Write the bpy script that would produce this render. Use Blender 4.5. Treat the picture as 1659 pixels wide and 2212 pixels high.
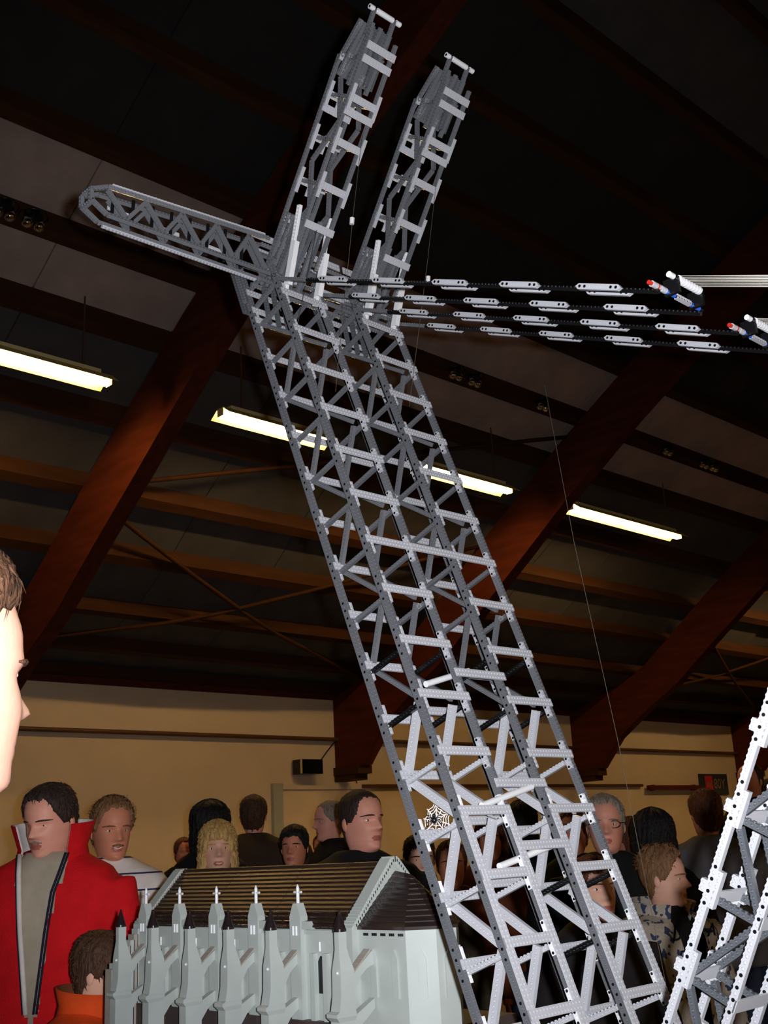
import bpy, bmesh, math, random
from mathutils import Matrix, Vector
random.seed(7)
for _o in list(bpy.data.objects): bpy.data.objects.remove(_o, do_unlink=True)
scene = bpy.context.scene
C = scene.collection
EYE = 1.56                                    # height of the camera above the floor

# ------------------------------------------------------------------ camera
def cam_axes(yaw, pitch, roll):
    f = Vector((math.cos(yaw)*math.cos(pitch), math.sin(yaw)*math.cos(pitch), math.sin(pitch)))
    r = Vector((math.sin(yaw), -math.cos(yaw), 0)); u = r.cross(f)
    return r*math.cos(roll)+u*math.sin(roll), u*math.cos(roll)-r*math.sin(roll), f
_r, _u, _f = cam_axes(0.7862050569, 0.2850009464, -0.0523598776)
cd = bpy.data.cameras.new('camera'); cam = bpy.data.objects.new('camera', cd); C.objects.link(cam)
cam.matrix_world = Matrix(((_r.x, _u.x, -_f.x, 0), (_r.y, _u.y, -_f.y, 0), (_r.z, _u.z, -_f.z, EYE), (0, 0, 0, 1)))
cd.sensor_fit = 'VERTICAL'; cd.sensor_height = 36.0; cd.lens = 36.0*2460.377/2212.0
cd.clip_start = 0.05; cd.clip_end = 200
scene.camera = cam

# ------------------------------------------------------------------ world, flash, exposure
w = bpy.data.worlds.new('world'); scene.world = w; w.use_nodes = True
w.node_tree.nodes['Background'].inputs[0].default_value = (0.9, 0.6, 0.35, 1)
w.node_tree.nodes['Background'].inputs[1].default_value = 0.02
FLASH_W = 310.0
LAMP_STRENGTH = 80.0
fl = bpy.data.lights.new('camera_flash', 'SPOT'); fl.energy = FLASH_W; fl.color = (0.93, 0.95, 1.0)
fl.shadow_soft_size = 0.012; fl.spot_size = math.radians(78); fl.spot_blend = 0.75
flo = bpy.data.objects.new('camera_flash', fl); C.objects.link(flo)
flo.matrix_world = Matrix.Translation(_r*0.045+_u*0.02-_f*0.01) @ cam.matrix_world
vs = scene.view_settings
vs.view_transform = 'Standard'; vs.look = 'None'; vs.gamma = 1.0; vs.use_curve_mapping = False
vs.exposure = 0.0

# ------------------------------------------------------------------ materials
def mat(name, col, rough=0.5, var=0.12, scale=20.0, bump=0.0, bscale=60.0, metal=0.0, spec=0.5, emis=None, estr=0.0, stretch=None, coord='Object'):
    m = bpy.data.materials.new(name); m.use_nodes = True
    nt = m.node_tree; N = nt.nodes; L = nt.links; b = N['Principled BSDF']
    b.inputs['Roughness'].default_value = rough; b.inputs['Metallic'].default_value = metal
    b.inputs['Specular IOR Level'].default_value = spec
    tc = N.new('ShaderNodeTexCoord'); src = tc.outputs[coord]
    if stretch:
        mp = N.new('ShaderNodeMapping'); mp.inputs['Scale'].default_value = stretch; L.new(src, mp.inputs['Vector']); src = mp.outputs[0]
    nz = N.new('ShaderNodeTexNoise'); nz.inputs['Scale'].default_value = scale; nz.inputs['Detail'].default_value = 4; L.new(src, nz.inputs['Vector'])
    rp = N.new('ShaderNodeValToRGB'); rp.color_ramp.elements[0].position = 0.3; rp.color_ramp.elements[1].position = 0.7
    rp.color_ramp.elements[0].color = tuple(max(0, c*(1-var)) for c in col)+(1,)
    rp.color_ramp.elements[1].color = tuple(min(1, c*(1+var)) for c in col)+(1,)
    L.new(nz.outputs['Fac'], rp.inputs['Fac']); L.new(rp.outputs['Color'], b.inputs['Base Color'])
    if bump > 0:
        n2 = N.new('ShaderNodeTexNoise'); n2.inputs['Scale'].default_value = bscale; n2.inputs['Detail'].default_value = 3; L.new(src, n2.inputs['Vector'])
        bp = N.new('ShaderNodeBump'); bp.inputs['Strength'].default_value = bump; bp.inputs['Distance'].default_value = 0.01
        L.new(n2.outputs['Fac'], bp.inputs['Height']); L.new(bp.outputs['Normal'], b.inputs['Normal'])
    if emis:
        b.inputs['Emission Color'].default_value = tuple(emis)+(1,); b.inputs['Emission Strength'].default_value = estr
    return m
def srgb(r, g, b):
    return tuple(((c/255)/12.92 if c <= 10 else ((c/255+0.055)/1.055)**2.4) for c in (r, g, b))
M = {}
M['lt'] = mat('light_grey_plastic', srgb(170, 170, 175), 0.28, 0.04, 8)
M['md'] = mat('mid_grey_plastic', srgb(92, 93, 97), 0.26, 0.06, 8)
M['dk'] = mat('dark_grey_plastic', srgb(76, 79, 84), 0.28, 0.06, 8)
M['wt'] = mat('white_plastic', srgb(214, 214, 216), 0.22, 0.03, 8)
M['bk'] = mat('black_plastic', srgb(16, 16, 18), 0.25, 0.1, 8)
M['red'] = mat('red_plastic', srgb(190, 40, 30), 0.3, 0.05, 8)
M['blue'] = mat('blue_plastic', srgb(40, 90, 190), 0.25, 0.05, 8)
M['rope'] = mat('white_cord', srgb(225, 218, 205), 0.7, 0.08, 300)
M['thread'] = mat('tan_thread', srgb(80, 70, 58), 0.8, 0.08, 300)
M['old'] = mat('old_grey_plastic', srgb(172, 178, 173), 0.35, 0.05, 14)
M['tanp'] = mat('warm_grey_plastic', srgb(158, 148, 138), 0.4, 0.06, 14)
M['roof'] = mat('dark_brown_plastic', srgb(46, 32, 26), 0.42, 0.15, 30)
M['apse_roof'] = mat('charcoal_brown_plastic', srgb(48, 38, 36), 0.2, 0.12, 30)
M['roofgloss'] = mat('glossy_brown_plastic', srgb(46, 32, 26), 0.1, 0.15, 30)
M['spire'] = mat('black_brown_plastic', srgb(34, 24, 26), 0.2, 0.1, 14)
M['wall'] = mat('cream_painted_wall', srgb(226, 208, 184), 0.85, 0.06, 1.2, 0.12, 45)
M['wood'] = mat('varnished_glulam', srgb(88, 40, 24), 0.7, 0.22, 2.2, 0.05, 20, spec=0.08, stretch=(6, 0.8, 6))
M['purlin'] = mat('stained_timber', srgb(66, 40, 22), 0.75, 0.2, 3, 0.05, 20, spec=0.1, stretch=(0.7, 6, 6))
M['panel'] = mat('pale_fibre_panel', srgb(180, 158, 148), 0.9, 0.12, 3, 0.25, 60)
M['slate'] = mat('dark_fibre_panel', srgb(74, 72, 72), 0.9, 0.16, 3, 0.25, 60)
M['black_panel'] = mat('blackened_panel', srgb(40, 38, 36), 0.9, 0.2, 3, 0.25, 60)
M['floor'] = mat('sealed_floor', srgb(84, 72, 60), 0.45, 0.15, 2, 0.04, 30)
M['pipe'] = mat('painted_pipe', srgb(92, 60, 36), 0.5, 0.1, 4)
M['chrome'] = mat('chrome', (0.8, 0.8, 0.82), 0.08, 0.02, 4, metal=1.0)
M['lampwhite'] = mat('lamp_enamel', srgb(232, 214, 150), 0.5, 0.03, 4)
M['tube'] = mat('lit_tube', (1, 0.9, 0.6), 0.4, 0.02, 4, emis=(1.0, 0.62, 0.24), estr=LAMP_STRENGTH)
M['table'] = mat('dark_table_cloth', srgb(30, 24, 24), 0.9, 0.2, 40, 0.1, 200)
M['base'] = mat('brown_base_board', srgb(62, 50, 48), 0.6, 0.12, 20)

# ------------------------------------------------------------------ mesh helpers
class MB:
    def __init__(s): s.v = []; s.f = []; s.m = []; s.sm = []
    def add(s, vs, fs, mi=0, smooth=False):
        o = len(s.v); s.v += [tuple(v) for v in vs]
        for f in fs: s.f.append([i+o for i in f]); s.m.append(mi); s.sm.append(smooth)
    def box(s, x0, x1, y0, y1, z0, z1, mi=0):
        s.add([(x0,y0,z0),(x1,y0,z0),(x1,y1,z0),(x0,y1,z0),(x0,y0,z1),(x1,y0,z1),(x1,y1,z1),(x0,y1,z1)],
              [(0,3,2,1),(4,5,6,7),(0,1,5,4),(1,2,6,5),(2,3,7,6),(3,0,4,7)], mi)
    def prism(s, poly, axis, a0, a1, mi=0):
        """poly: 2-D outline; axis 'x','y','z' is the extrusion axis from a0 to a1"""
        def P(p, a):
            return (a, p[0], p[1]) if axis == 'x' else ((p[0], a, p[1]) if axis == 'y' else (p[0], p[1], a))
        n = len(poly)
        vs = [P(p, a0) for p in poly]+[P(p, a1) for p in poly]
        fs = [tuple(range(n-1, -1, -1)), tuple(range(n, 2*n))]+[(i, (i+1) % n, n+(i+1) % n, n+i) for i in range(n)]
        s.add(vs, fs, mi)
    def cyl(s, a, b, r0, r1=None, n=8, mi=0, caps=True, smooth=True):
        a = Vector(a); b = Vector(b); r1 = r0 if r1 is None else r1
        d = (b-a).normalized(); q = d.to_track_quat('Z', 'Y').to_matrix()
        vs = []
        for c, r in ((a, r0), (b, r1)):
            for k in range(n):
                t = 2*math.pi*k/n; vs.append(c+q @ Vector((r*math.cos(t), r*math.sin(t), 0)))
        s.add(vs, [(k, (k+1) % n, n+(k+1) % n, n+k) for k in range(n)], mi, smooth)
        if caps: s.add(vs, [tuple(range(n-1, -1, -1)), tuple(range(n, 2*n))], mi)
    def tube(s, pts, rad, n=6, mi=0):
        pts = [Vector(p) for p in pts]; rr = rad if isinstance(rad, (list, tuple)) else [rad]*len(pts)
        rings = []; vs = []
        for i, p in enumerate(pts):
            d = (pts[min(i+1, len(pts)-1)]-pts[max(i-1, 0)]).normalized(); q = d.to_track_quat('Z', 'Y').to_matrix()
            for k in range(n):
                t = 2*math.pi*k/n; vs.append(p+q @ Vector((rr[i]*math.cos(t), rr[i]*math.sin(t), 0)))
        fs = []
        for i in range(len(pts)-1):
            for k in range(n): fs.append((i*n+k, i*n+(k+1) % n, (i+1)*n+(k+1) % n, (i+1)*n+k))
        fs += [tuple(range(n-1, -1, -1)), tuple(range((len(pts)-1)*n, len(pts)*n))]
        s.add(vs, fs, mi, True)
    def ball(s, c, rx, ry=None, rz=None, nu=12, nv=8, mi=0):
        ry = ry or rx; rz = rz or rx; vs = []; fs = []
        for j in range(nv+1):
            p = math.pi*j/nv
            for i in range(nu):
                t = 2*math.pi*i/nu; vs.append((c[0]+rx*math.sin(p)*math.cos(t), c[1]+ry*math.sin(p)*math.sin(t), c[2]-rz*math.cos(p)))
        for j in range(nv):
            for i in range(nu): fs.append((j*nu+i, j*nu+(i+1) % nu, (j+1)*nu+(i+1) % nu, (j+1)*nu+i))
        s.add(vs, fs, mi, True)
    def stud(s, x, y, z, r=0.0024, h=0.0018, n=8, mi=0):
        vs = []
        for zz in (z, z+h):
            for k in range(n):
                t = 2*math.pi*(k+0.5)/n; vs.append((x+r*math.cos(t), y+r*math.sin(t), zz))
        s.add(vs, [(k, (k+1) % n, n+(k+1) % n, n+k) for k in range(n)], mi, True)
        s.add(vs[n:], [tuple(range(n))], mi)
    def holed(s, x, z, y, sgn, hw, r=0.0025, depth=0.003, mi=0, pin=False):
        """a face cell 8 mm long (local x) and 2*hw tall at local y, outward sgn, with a round recess or a black pin"""
        sq = []; n = 8; h = 0.004
        for k in range(n):
            t = 2*math.pi*k/n; c, q = math.cos(t), math.sin(t); e = max(abs(c), abs(q)); sq.append((x+h*c/e, y, z+hw*q/e))
        oc = [(x+r*math.cos(2*math.pi*k/n), y, z+r*math.sin(2*math.pi*k/n)) for k in range(n)]
        dp = sgn*0.0006 if pin else -sgn*depth
        ib = [(p[0], p[1]+dp, p[2]) for p in oc]
        vs = sq+oc+ib
        fl_ = (lambda f: f) if sgn < 0 else (lambda f: tuple(reversed(f)))
        s.add(vs, [fl_((k, (k+1) % n, n+(k+1) % n, n+k)) for k in range(n)], mi)
        s.add(vs, [fl_((n+k, n+(k+1) % n, 2*n+(k+1) % n, 2*n+k)) for k in range(n)], 1 if pin else mi, True)
        s.add(vs, [fl_(tuple(range(2*n, 3*n)))], 1 if pin else mi)
    def mesh(s, name, mats):
        me = bpy.data.meshes.new(name); me.from_pydata(s.v, [], s.f)
        for m in (mats if isinstance(mats, (list, tuple)) else [mats]): me.materials.append(M[m] if isinstance(m, str) else m)
        me.polygons.foreach_set('material_index', s.m); me.polygons.foreach_set('use_smooth', s.sm); me.update()
        return me
def setp(o, label=None, cat=None, group=None, kind=None):
    if label: o['label'] = label
    if cat: o['category'] = cat
    if group: o['group'] = group
    if kind: o['kind'] = kind
    return o


WM = {}
def put(name, me, parent=None, mw=None, **kw):
    o = bpy.data.objects.new(name, me); C.objects.link(o); mw = mw if mw is not None else Matrix.Identity(4)
    if parent is not None:
        o.parent = parent; o.matrix_parent_inverse = WM[parent.name].inverted()
    o.matrix_basis = mw; WM[o.name] = mw.copy()
    return setp(o, **kw)
def empty(name, loc, parent=None, **kw):
    o = put(name, None, parent, Matrix.Translation(Vector(loc)), **kw); o.empty_display_size = 0.05
    return o
def frame(o, ex, ez):
    """matrix with origin o, local x along ex and local z near ez"""
    ex = Vector(ex).normalized(); ez = Vector(ez); ez = (ez-ex*ez.dot(ex)).normalized(); ey = ez.cross(ex)
    return Matrix(((ex.x, ey.x, ez.x, o[0]), (ex.y, ey.y, ez.y, o[1]), (ex.z, ey.z, ez.z, o[2]), (0, 0, 0, 1)))
U = 0.008
_cache = {}
def beam_mesh(n, matname, studs=True, holes='b', pins=(), hh=0.004, hw=0.004):
    """studded plastic beam: n cells long, local y sides carry the holes, local +z the studs"""
    k = ('beam', n, matname, studs, holes, tuple(pins), hh, hw)
    if k in _cache: return _cache[k]
    b = MB(); L = n*U
    vs = [(0,-hw,-hh),(L,-hw,-hh),(L,hw,-hh),(0,hw,-hh),(0,-hw,hh),(L,-hw,hh),(L,hw,hh),(0,hw,hh)]
    fs = [(0,3,2,1),(4,5,6,7),(1,2,6,5),(3,0,4,7)]
    if holes not in ('b', 'n'): fs.append((0,1,5,4))
    if holes not in ('b', 'p'): fs.append((2,3,7,6))
    b.add(vs, fs)
    for i in range(n):
        x = (i+0.5)*U
        if holes in ('b', 'n'): b.holed(x, 0, -hw, -1, hh, pin=i in pins)
        if holes in ('b', 'p'): b.holed(x, 0, hw, 1, hh, pin=i in pins)
        if studs: b.stud(x, 0, hh)
    me = b.mesh('beam_%d' % n, [matname, 'bk']); _cache[k] = me
    return me
def plate_mesh(nx, ny, matname, th=0.0032):
    """flat studded plate: local x 0..nx cells, y 0..ny cells, z 0..th, studs above"""
    k = ('plate', nx, ny, matname, th)
    if k in _cache: return _cache[k]
    b = MB(); b.box(0, nx*U, 0, ny*U, 0, th)
    for i in range(nx):
        for j in range(ny): b.stud((i+0.5)*U, (j+0.5)*U, th)
    me = b.mesh('plate_%d_%d' % (nx, ny), matname); _cache[k] = me
    return me
def bar(name, parent, a, b, zdir, matname, studs=True, holes='b', hh=0.004, hw=0.004, pins=()):
    a = Vector(a); b = Vector(b); L = (b-a).length; n = max(1, round(L/U)); d = (b-a).normalized(); c = (a+b)/2-d*(n*U/2)
    return put(name, beam_mesh(n, matname, studs, holes, pins, hh, hw), parent, frame(c, d, zdir))

def text_mesh(name, body, size, ext, m):
    cu = bpy.data.curves.new(name, 'FONT'); cu.body = body; cu.size = size; cu.extrude = ext; o = bpy.data.objects.new(name+'_raw', cu); C.objects.link(o)
    me = bpy.data.meshes.new_from_object(o.evaluated_get(bpy.context.evaluated_depsgraph_get())); bpy.data.objects.remove(o, do_unlink=True)
    me.name = name; me.materials.clear(); me.materials.append(M[m]); return me

# ------------------------------------------------------------------ the hall (X along the back wall, Y towards it)
YW = 12.0
TOP = [(12.0,2.02),(11.2,2.30),(10.489,2.577),(9.926,2.984),(9.383,3.428),(8.431,4.079),(7.684,4.602),(6.668,5.221),(5.763,5.766),(4,6.7),(2,7.5),(0,8.0),(-1,8.1)]
BOT = [(11.45,1.07),(11.04,1.53),(10.4,1.95),(9.83,2.27),(9.11,2.82),(8.59,3.2),(8.0,3.62),(7.55,3.98),(6.6,4.62),(5.7,5.17),(4,6.05),(2,6.85),(0,7.35),(-1,7.45)]
def ztop(y):
    y = abs(y+1)-1
    for (y1, z1), (y0, z0) in zip(TOP[:-1], TOP[1:]):
        if y0 <= y <= y1: return EYE+z0+(z1-z0)*(y-y0)/(y1-y0)
    return EYE+2.02
def mirror(pts): return [(-2-y, z) for y, z in reversed(pts) if y > -1]
def slab(name, x0, x1, y0, y1, z0, z1, m, label, cat):
    b = MB(); b.box(x0, x1, y0, y1, z0, z1)
    return put(name, b.mesh(name, m), kind='structure', label=label, cat=cat)
X0, X1 = -9.0, 46.0
slab('floor', X0, X1, -14.0, YW, -0.1, 0.0, 'floor', 'worn brown hall floor under the crowd', 'floor')
slab('wall_back', X0, X1, YW, YW+0.2, 0, EYE+2.3, 'wall', 'long cream painted wall behind the crowd', 'wall')
slab('wall_front', X0, X1, -14.2, -14.0, 0, EYE+2.3, 'wall', 'cream painted wall on the far side of the hall', 'wall')
def endwall(name, xa, xb, label):
    b = MB(); poly = [(-14.0, 0), (YW, 0)]+[(y, EYE+z+0.12) for y, z in TOP]+[(y, z+EYE+0.12) for y, z in mirror(TOP)]
    b.prism(poly, 'x', xa, xb); put(name, b.mesh(name, 'wall'), kind='structure', label=label, cat='wall')
endwall('wall_left', X0-0.2, X0, 'cream painted gable wall at one end of the hall')
endwall('wall_right', X1, X1+0.2, 'cream painted gable wall at the distant end')
# ceiling skin with panels, purlins and braces
CL = 0.16
b = MB(); prof = [(12.2, EYE+1.95+CL+0.03)]+[(y, EYE+z+CL+0.03) for y, z in TOP]; prof = prof+[(-2-y, z) for y, z in reversed(prof[:-1])]
vs = [];
for y, z in prof: vs += [(X0-0.3, y, z), (X1+0.3, y, z), (X1+0.3, y, z+0.1), (X0-0.3, y, z+0.1)]
fs = []
for i in range(len(prof)-1):
    o = 4*i
    fs += [(o, o+1, o+5, o+4), (o+3, o+7, o+6, o+2), (o+1, o+2, o+6, o+5), (o, o+4, o+7, o+3)]
b.add(vs, fs)
ceiling = put('ceiling', b.mesh('ceiling', 'slate'), kind='structure', label='steep dark panelled ceiling with timber purlins', cat='ceiling')
PUR = [11.3, 10.62, 9.97, 9.40, 8.72, 8.0, 7.43, 6.75, 6.02, 5.25, 4.45, 3.6, 2.7, 1.75, 0.8, -0.2]
def span_box(y0, y1, off0, off1, x0, x1):
    z0, z1 = ztop(y0), ztop(y1); mb = MB()
    mb.add([(x0,y0,z0+off0),(x1,y0,z0+off0),(x1,y1,z1+off0),(x0,y1,z1+off0),(x0,y0,z0+off1),(x1,y0,z0+off1),(x1,y1,z1+off1),(x0,y1,z1+off1)],
           [(0,3,2,1),(4,5,6,7),(0,1,5,4),(1,2,6,5),(2,3,7,6),(3,0,4,7)])
    return mb
for y in PUR:
    for s in (1, -1):
        yy = y if s > 0 else -2-y
        mb = MB(); z = ztop(yy); sl = (ztop(yy-0.05)-ztop(yy+0.05))/0.1
        q = 0.045
        mb.prism([(yy-q, z+sl*q+0.005), (yy+q, z-sl*q+0.005), (yy+q, z-sl*q+CL), (yy-q, z+sl*q+CL)], 'x', X0, X1)
        put('purlin', mb.mesh('purlin', 'purlin'), ceiling)
BEAMX = [-0.06, 5.37, 10.86, 16.344, 21.8, 27.2, 32.7, 38.1]
PW = 1.36
for j in range(10):
    y1, y0 = PUR[j]-0.045, PUR[j+1]+0.045
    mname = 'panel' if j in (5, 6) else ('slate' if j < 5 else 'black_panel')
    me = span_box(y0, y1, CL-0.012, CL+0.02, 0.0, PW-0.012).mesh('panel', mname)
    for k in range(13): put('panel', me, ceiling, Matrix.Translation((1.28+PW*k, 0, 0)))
def brace(p, q, wd=0.05):
    mb = MB(); n = 10; pts = []
    for i in range(n+1):
        t = i/n; x = p[0]+(q[0]-p[0])*t; y = p[1]+(q[1]-p[1])*t; pts.append((x, y, ztop(y)-0.03))
    mb.tube(pts, wd*0.5, 6); put('brace', mb.mesh('brace', 'purlin'), ceiling)
for xb in (5.46, 16.43):
    brace((xb, 9.42), (xb+5.3, 11.35)); brace((xb, 9.28), (xb+5.3, 7.6)); brace((xb, 11.25), (xb+5.3, 9.1))
# glulam frames
side = TOP+mirror(TOP); under = BOT+mirror(BOT)
poly = [(12.0, EYE+1.07)]+[(y, EYE+z) for y, z in TOP]+[(y, EYE+z) for y, z in mirror(TOP)]+[(-14.0, EYE+1.07)]+[(y, EYE+z) for y, z in reversed(mirror(BOT))]+[(y, EYE+z) for y, z in reversed(BOT)]
bm_me = None
names = ['behind the camera', 'crossing behind the twin jibs', 'rising behind the lattice leg', 'third along the wall, right of the leaning crane', 'fourth along the wall beside the blue poster', 'fifth along the wall', 'sixth along the wall', 'seventh along the wall']
for xb, nm in zip(BEAMX, names):
    mb = MB(); n = len(poly)
    # side faces as strips between top and underside
    tp = [(y, EYE+z) for y, z in TOP]+[(y, EYE+z) for y, z in mirror(TOP)]; bt = [(12.0, EYE+1.07)]+[(y, EYE+z) for y, z in BOT]+[(y, EYE+z) for y, z in mirror(BOT)]+[(-14.0, EYE+1.07)]
    def samp(pts, t):
        return pts
    ys = [12.0, 11.45, 11.04, 10.4, 9.83, 9.11, 8.43, 7.684, 6.668, 5.763, 4, 2, 0, -1, -2, -4, -6, -7.763, -8.668, -9.684, -10.43, -11.11, -11.83, -12.4, -13.04, -13.45, -14.0]
    def zb(y):
        y = abs(y+1)-1
        if y > 11.45: return EYE+1.07
        for (ya, za), (yb_, zb_) in zip(BOT[:-1], BOT[1:]):
            if yb_ <= y <= ya: return EYE+zb_+(za-zb_)*(y-yb_)/(ya-yb_)
        return EYE+7.45
    vs = []
    for y in ys: vs += [(-0.09, y, zb(y)), (0.09, y, zb(y)), (0.09, y, ztop(y)), (-0.09, y, ztop(y))]
    fs = []
    for i in range(len(ys)-1):
        o = 4*i
        for k in range(4): fs.append((o+k, o+4+k, o+4+(k+1) % 4, o+(k+1) % 4))
    fs += [(0, 1, 2, 3), tuple(len(vs)-4+k for k in (3, 2, 1, 0))]
    mb.add(vs, fs)
    o = put('roof_beam', bm_me or mb.mesh('roof_beam', 'wood'), None, Matrix.Translation((xb, 0, 0)), kind='structure', label='dark red-brown timber roof beam, '+nm, cat='beam')
    bm_me = o.data
    br = MB(); br.box(-0.13, 0.13, YW-0.5, YW, EYE+0.96, EYE+1.07); br.box(-0.115, 0.115, YW-0.42, YW, EYE+0.88, EYE+0.96)
    put('bearing_block', br.mesh('bearing_block', 'purlin'), o, Matrix.Translation((xb, 0, 0)))
# trim at the eaves, pipes on the wall
def trim(n, y0, y1, z0, z1, m, label):
    mb = MB(); mb.box(X0, X1, y0, y1, z0, z1); return put('trim_%d' % n, mb.mesh('trim', m), kind='structure', label=label, cat='trim')
trim(1, YW-0.10, YW, EYE+2.08, EYE+2.21, 'purlin', 'upper brown timber trim board under the eaves')
trim(2, YW-0.05, YW, EYE+2.00, EYE+2.08, 'wood', 'lower thin brown trim board under the eaves')
mb = MB(); mb.cyl((X0, YW-0.07, EYE+1.45), (X1, YW-0.07, EYE+1.45), 0.028, n=10)
pipe = put('trim_3', mb.mesh('pipe', 'pipe'), kind='structure', label='thin brown pipe running along the cream wall', cat='pipe')
for k in range(22):
    mb = MB(); mb.box(-0.02, 0.02, YW-0.07, YW, EYE+1.43, EYE+1.47); put('bracket', mb.mesh('bracket', 'pipe'), pipe, Matrix.Translation((4+1.8*k, 0, 0)))
# fluorescent lamps hung below the ceiling
def lamp(xa, xb, label, y=7.90, tubes=1):
    z = EYE+3.86
    e = empty('fluorescent_lamp', ((xa+xb)/2, y, z), label=label, cat='lamp', group='fluorescent ceiling lamps')
    s = 1 if y > 0 else -1
    mb = MB(); x0, x1 = xa, xb
    # trough reflector, tilted like the roof
    prof = [(-0.15, -0.05), (-0.05, 0.03), (0.05, 0.03), (0.15, -0.05), (0.142, -0.05), (0.045, 0.022), (-0.045, 0.022), (-0.142, -0.05)]
    mb.prism([(y+p[0], z+p[1]+0.03) for p in prof], 'x', x0, x1)
    mb.box(x0, x0+0.006, y-0.045, y+0.045, z-0.02, z+0.055); mb.box(x1-0.006, x1, y-0.045, y+0.045, z-0.02, z+0.055)
    put('reflector', mb.mesh('reflector', 'lampwhite'), e)
    mb = MB(); mb.box(x0+0.1, x1-0.1, y-0.035, y+0.035, z+0.06, z+0.10); put('housing', mb.mesh('housing', 'lampwhite'), e)
    for xr in (x0+0.25, x1-0.25):
        mb = MB(); mb.cyl((xr, y, z+0.09), (xr, y, ztop(y)+CL), 0.008); put('hanger', mb.mesh('hanger', 'pipe'), e)
    L = (x1-x0)/tubes
    for k in range(tubes):
        mb = MB(); mb.cyl((x0+k*L+0.04, y, z), (x0+(k+1)*L-0.04, y, z), 0.03, n=10); put('tube', mb.mesh('tube', 'tube'), e)
lamp(3.18, 4.69, 'fluorescent lamp at the left edge of the photo')
lamp(5.84, 7.23, 'fluorescent lamp partly behind the leg, left of its middle')
lamp(8.46, 9.96, 'fluorescent lamp just right of the leaning lattice leg')
lamp(11.12, 13.58, 'double fluorescent lamp hanging farthest to the right', tubes=2)
for k, l in enumerate(('nearest unseen fill lamp of the row over the other half of the hall', 'middle unseen fill lamp of the row over the other half of the hall', 'farthest unseen fill lamp of the row over the other half of the hall')):
    lamp(2.0+6.5*k, 6.0+6.5*k, l, y=-9.9, tubes=2)  # out-of-view row, kept for wall light and warm fill on the crowd
lamp(17.4, 20.0, 'unseen double fluorescent lamp added behind the third beam', tubes=2)  # out of view, added to brighten the right part of the back wall
lamp(22.9, 25.5, 'unseen double fluorescent lamp added beyond the fourth beam', tubes=2)  # second added lamp for the same dim stretch of wall
# little chrome spot reflectors on the lamp purlin
def spot(x, label):
    y = 7.33; z = ztop(y)-0.06
    e = empty('spotlight', (x, y, z+0.07), label=label, cat='spotlight', group='chrome spotlights on the purlin')
    mb = MB(); mb.cyl((x, y, z+0.03), (x, y, z+0.075), 0.075, n=14); mb.cyl((x, y, z-0.01), (x, y, z+0.03), 0.03, 0.07, n=14); put('housing', mb.mesh('housing', 'bk'), e)
    mb = MB(); n = 20
    mb.tube([(x+0.11*math.cos(2*math.pi*k/n), y+0.11*math.sin(2*math.pi*k/n), z+0.05) for k in range(n+1)], 0.006, 5); put('ring', mb.mesh('ring', 'bk'), e)
    for dx in (-0.05, 0.05):
        mb = MB(); mb.ball((x+dx, y, z-0.02), 0.045, nu=14, nv=10); put('bulb', mb.mesh('bulb', 'chrome'), e)
for x, l in ((3.42, 'pair of chrome bulbs nearest the left edge on the purlin'), (3.66, 'second pair of chrome bulbs on the purlin, left edge'), (8.50, 'chrome bulb pair right of the leaning leg, under the stays'),
             (8.80, 'chrome bulb pair beside the one under the stays'), (9.98, 'single chrome bulb pair left of the big beam'), (12.6, 'chrome bulb pair above the double lamp'), (13.5, 'chrome bulb pair farther along past the double lamp'), (13.75, 'farthest chrome bulb pair right of the double lamp')):
    spot(x, l)
# things on the back wall
def wallx(name, x0, x1, z0, z1, th, m, **kw):
    mb = MB(); mb.box(x0, x1, YW-th, YW, z0, z1); return put(name, mb.mesh(name, m), **kw)
sp = empty('loudspeaker', (10.15, YW, 2.52), label='small black loudspeaker box on the cream wall', cat='speaker')
mb = MB(); mb.box(9.97, 10.33, YW-0.24, YW-0.04, 2.53, 2.72); put('cabinet', mb.mesh('cabinet', 'bk'), sp)
mb = MB(); mb.box(9.955, 9.97, YW-0.24, YW-0.215, 2.535, 2.715); put('front_rim', mb.mesh('front_rim', 'lampwhite'), sp)
mb = MB(); mb.box(10.12, 10.18, YW-0.05, YW, 2.58, 2.66); put('mount', mb.mesh('mount', 'bk'), sp)
mb = MB(); mb.tube([(10.33, YW-0.06, 2.6), (10.6, YW-0.03, 2.85), (10.75, YW-0.05, 3.0)], 0.008, 6); setp(put('cable', mb.mesh('cable', 'bk')), 'thin dark cable from the loudspeaker up to the pipe', 'cable')
mb = MB(); mb.tube([(10.79, YW-0.05, 2.99), (11.0, YW-0.02, 2.7), (11.15, YW-0.02, 2.42)], 0.008, 6); setp(put('cable', mb.mesh('cable', 'bk')), 'thin dark cable from the pipe down to the conduit', 'cable')
d = empty('door_1', (10.1, YW, 0), kind='structure', label='pale frame of a wide doorway in the cream wall', cat='door')
mb = MB(); mb.box(9.62, 9.78, YW-0.06, YW, 0, 2.42); put('jamb', mb.mesh('jamb', 'old'), d)
mb = MB(); mb.box(9.785, 11.2, YW-0.058, YW, 2.342, 2.42); put('lintel', mb.mesh('lintel', 'wall'), d)
mb = MB(); mb.box(11.12, 11.2, YW-0.06, YW, 0, 2.34); put('jamb', mb.mesh('jamb', 'tanp'), d)
mb = MB(); mb.box(9.78, 11.12, YW-0.03, YW-0.01, 0, 2.34); put('leaf', mb.mesh('leaf', 'wall'), d)
mb = MB(); mb.box(11.2, 18.2, YW-0.06, YW, EYE+0.80, EYE+0.845); put('trim_4', mb.mesh('trim', 'pipe'), kind='structure', label='brown conduit low along the cream wall', cat='trim')
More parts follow.
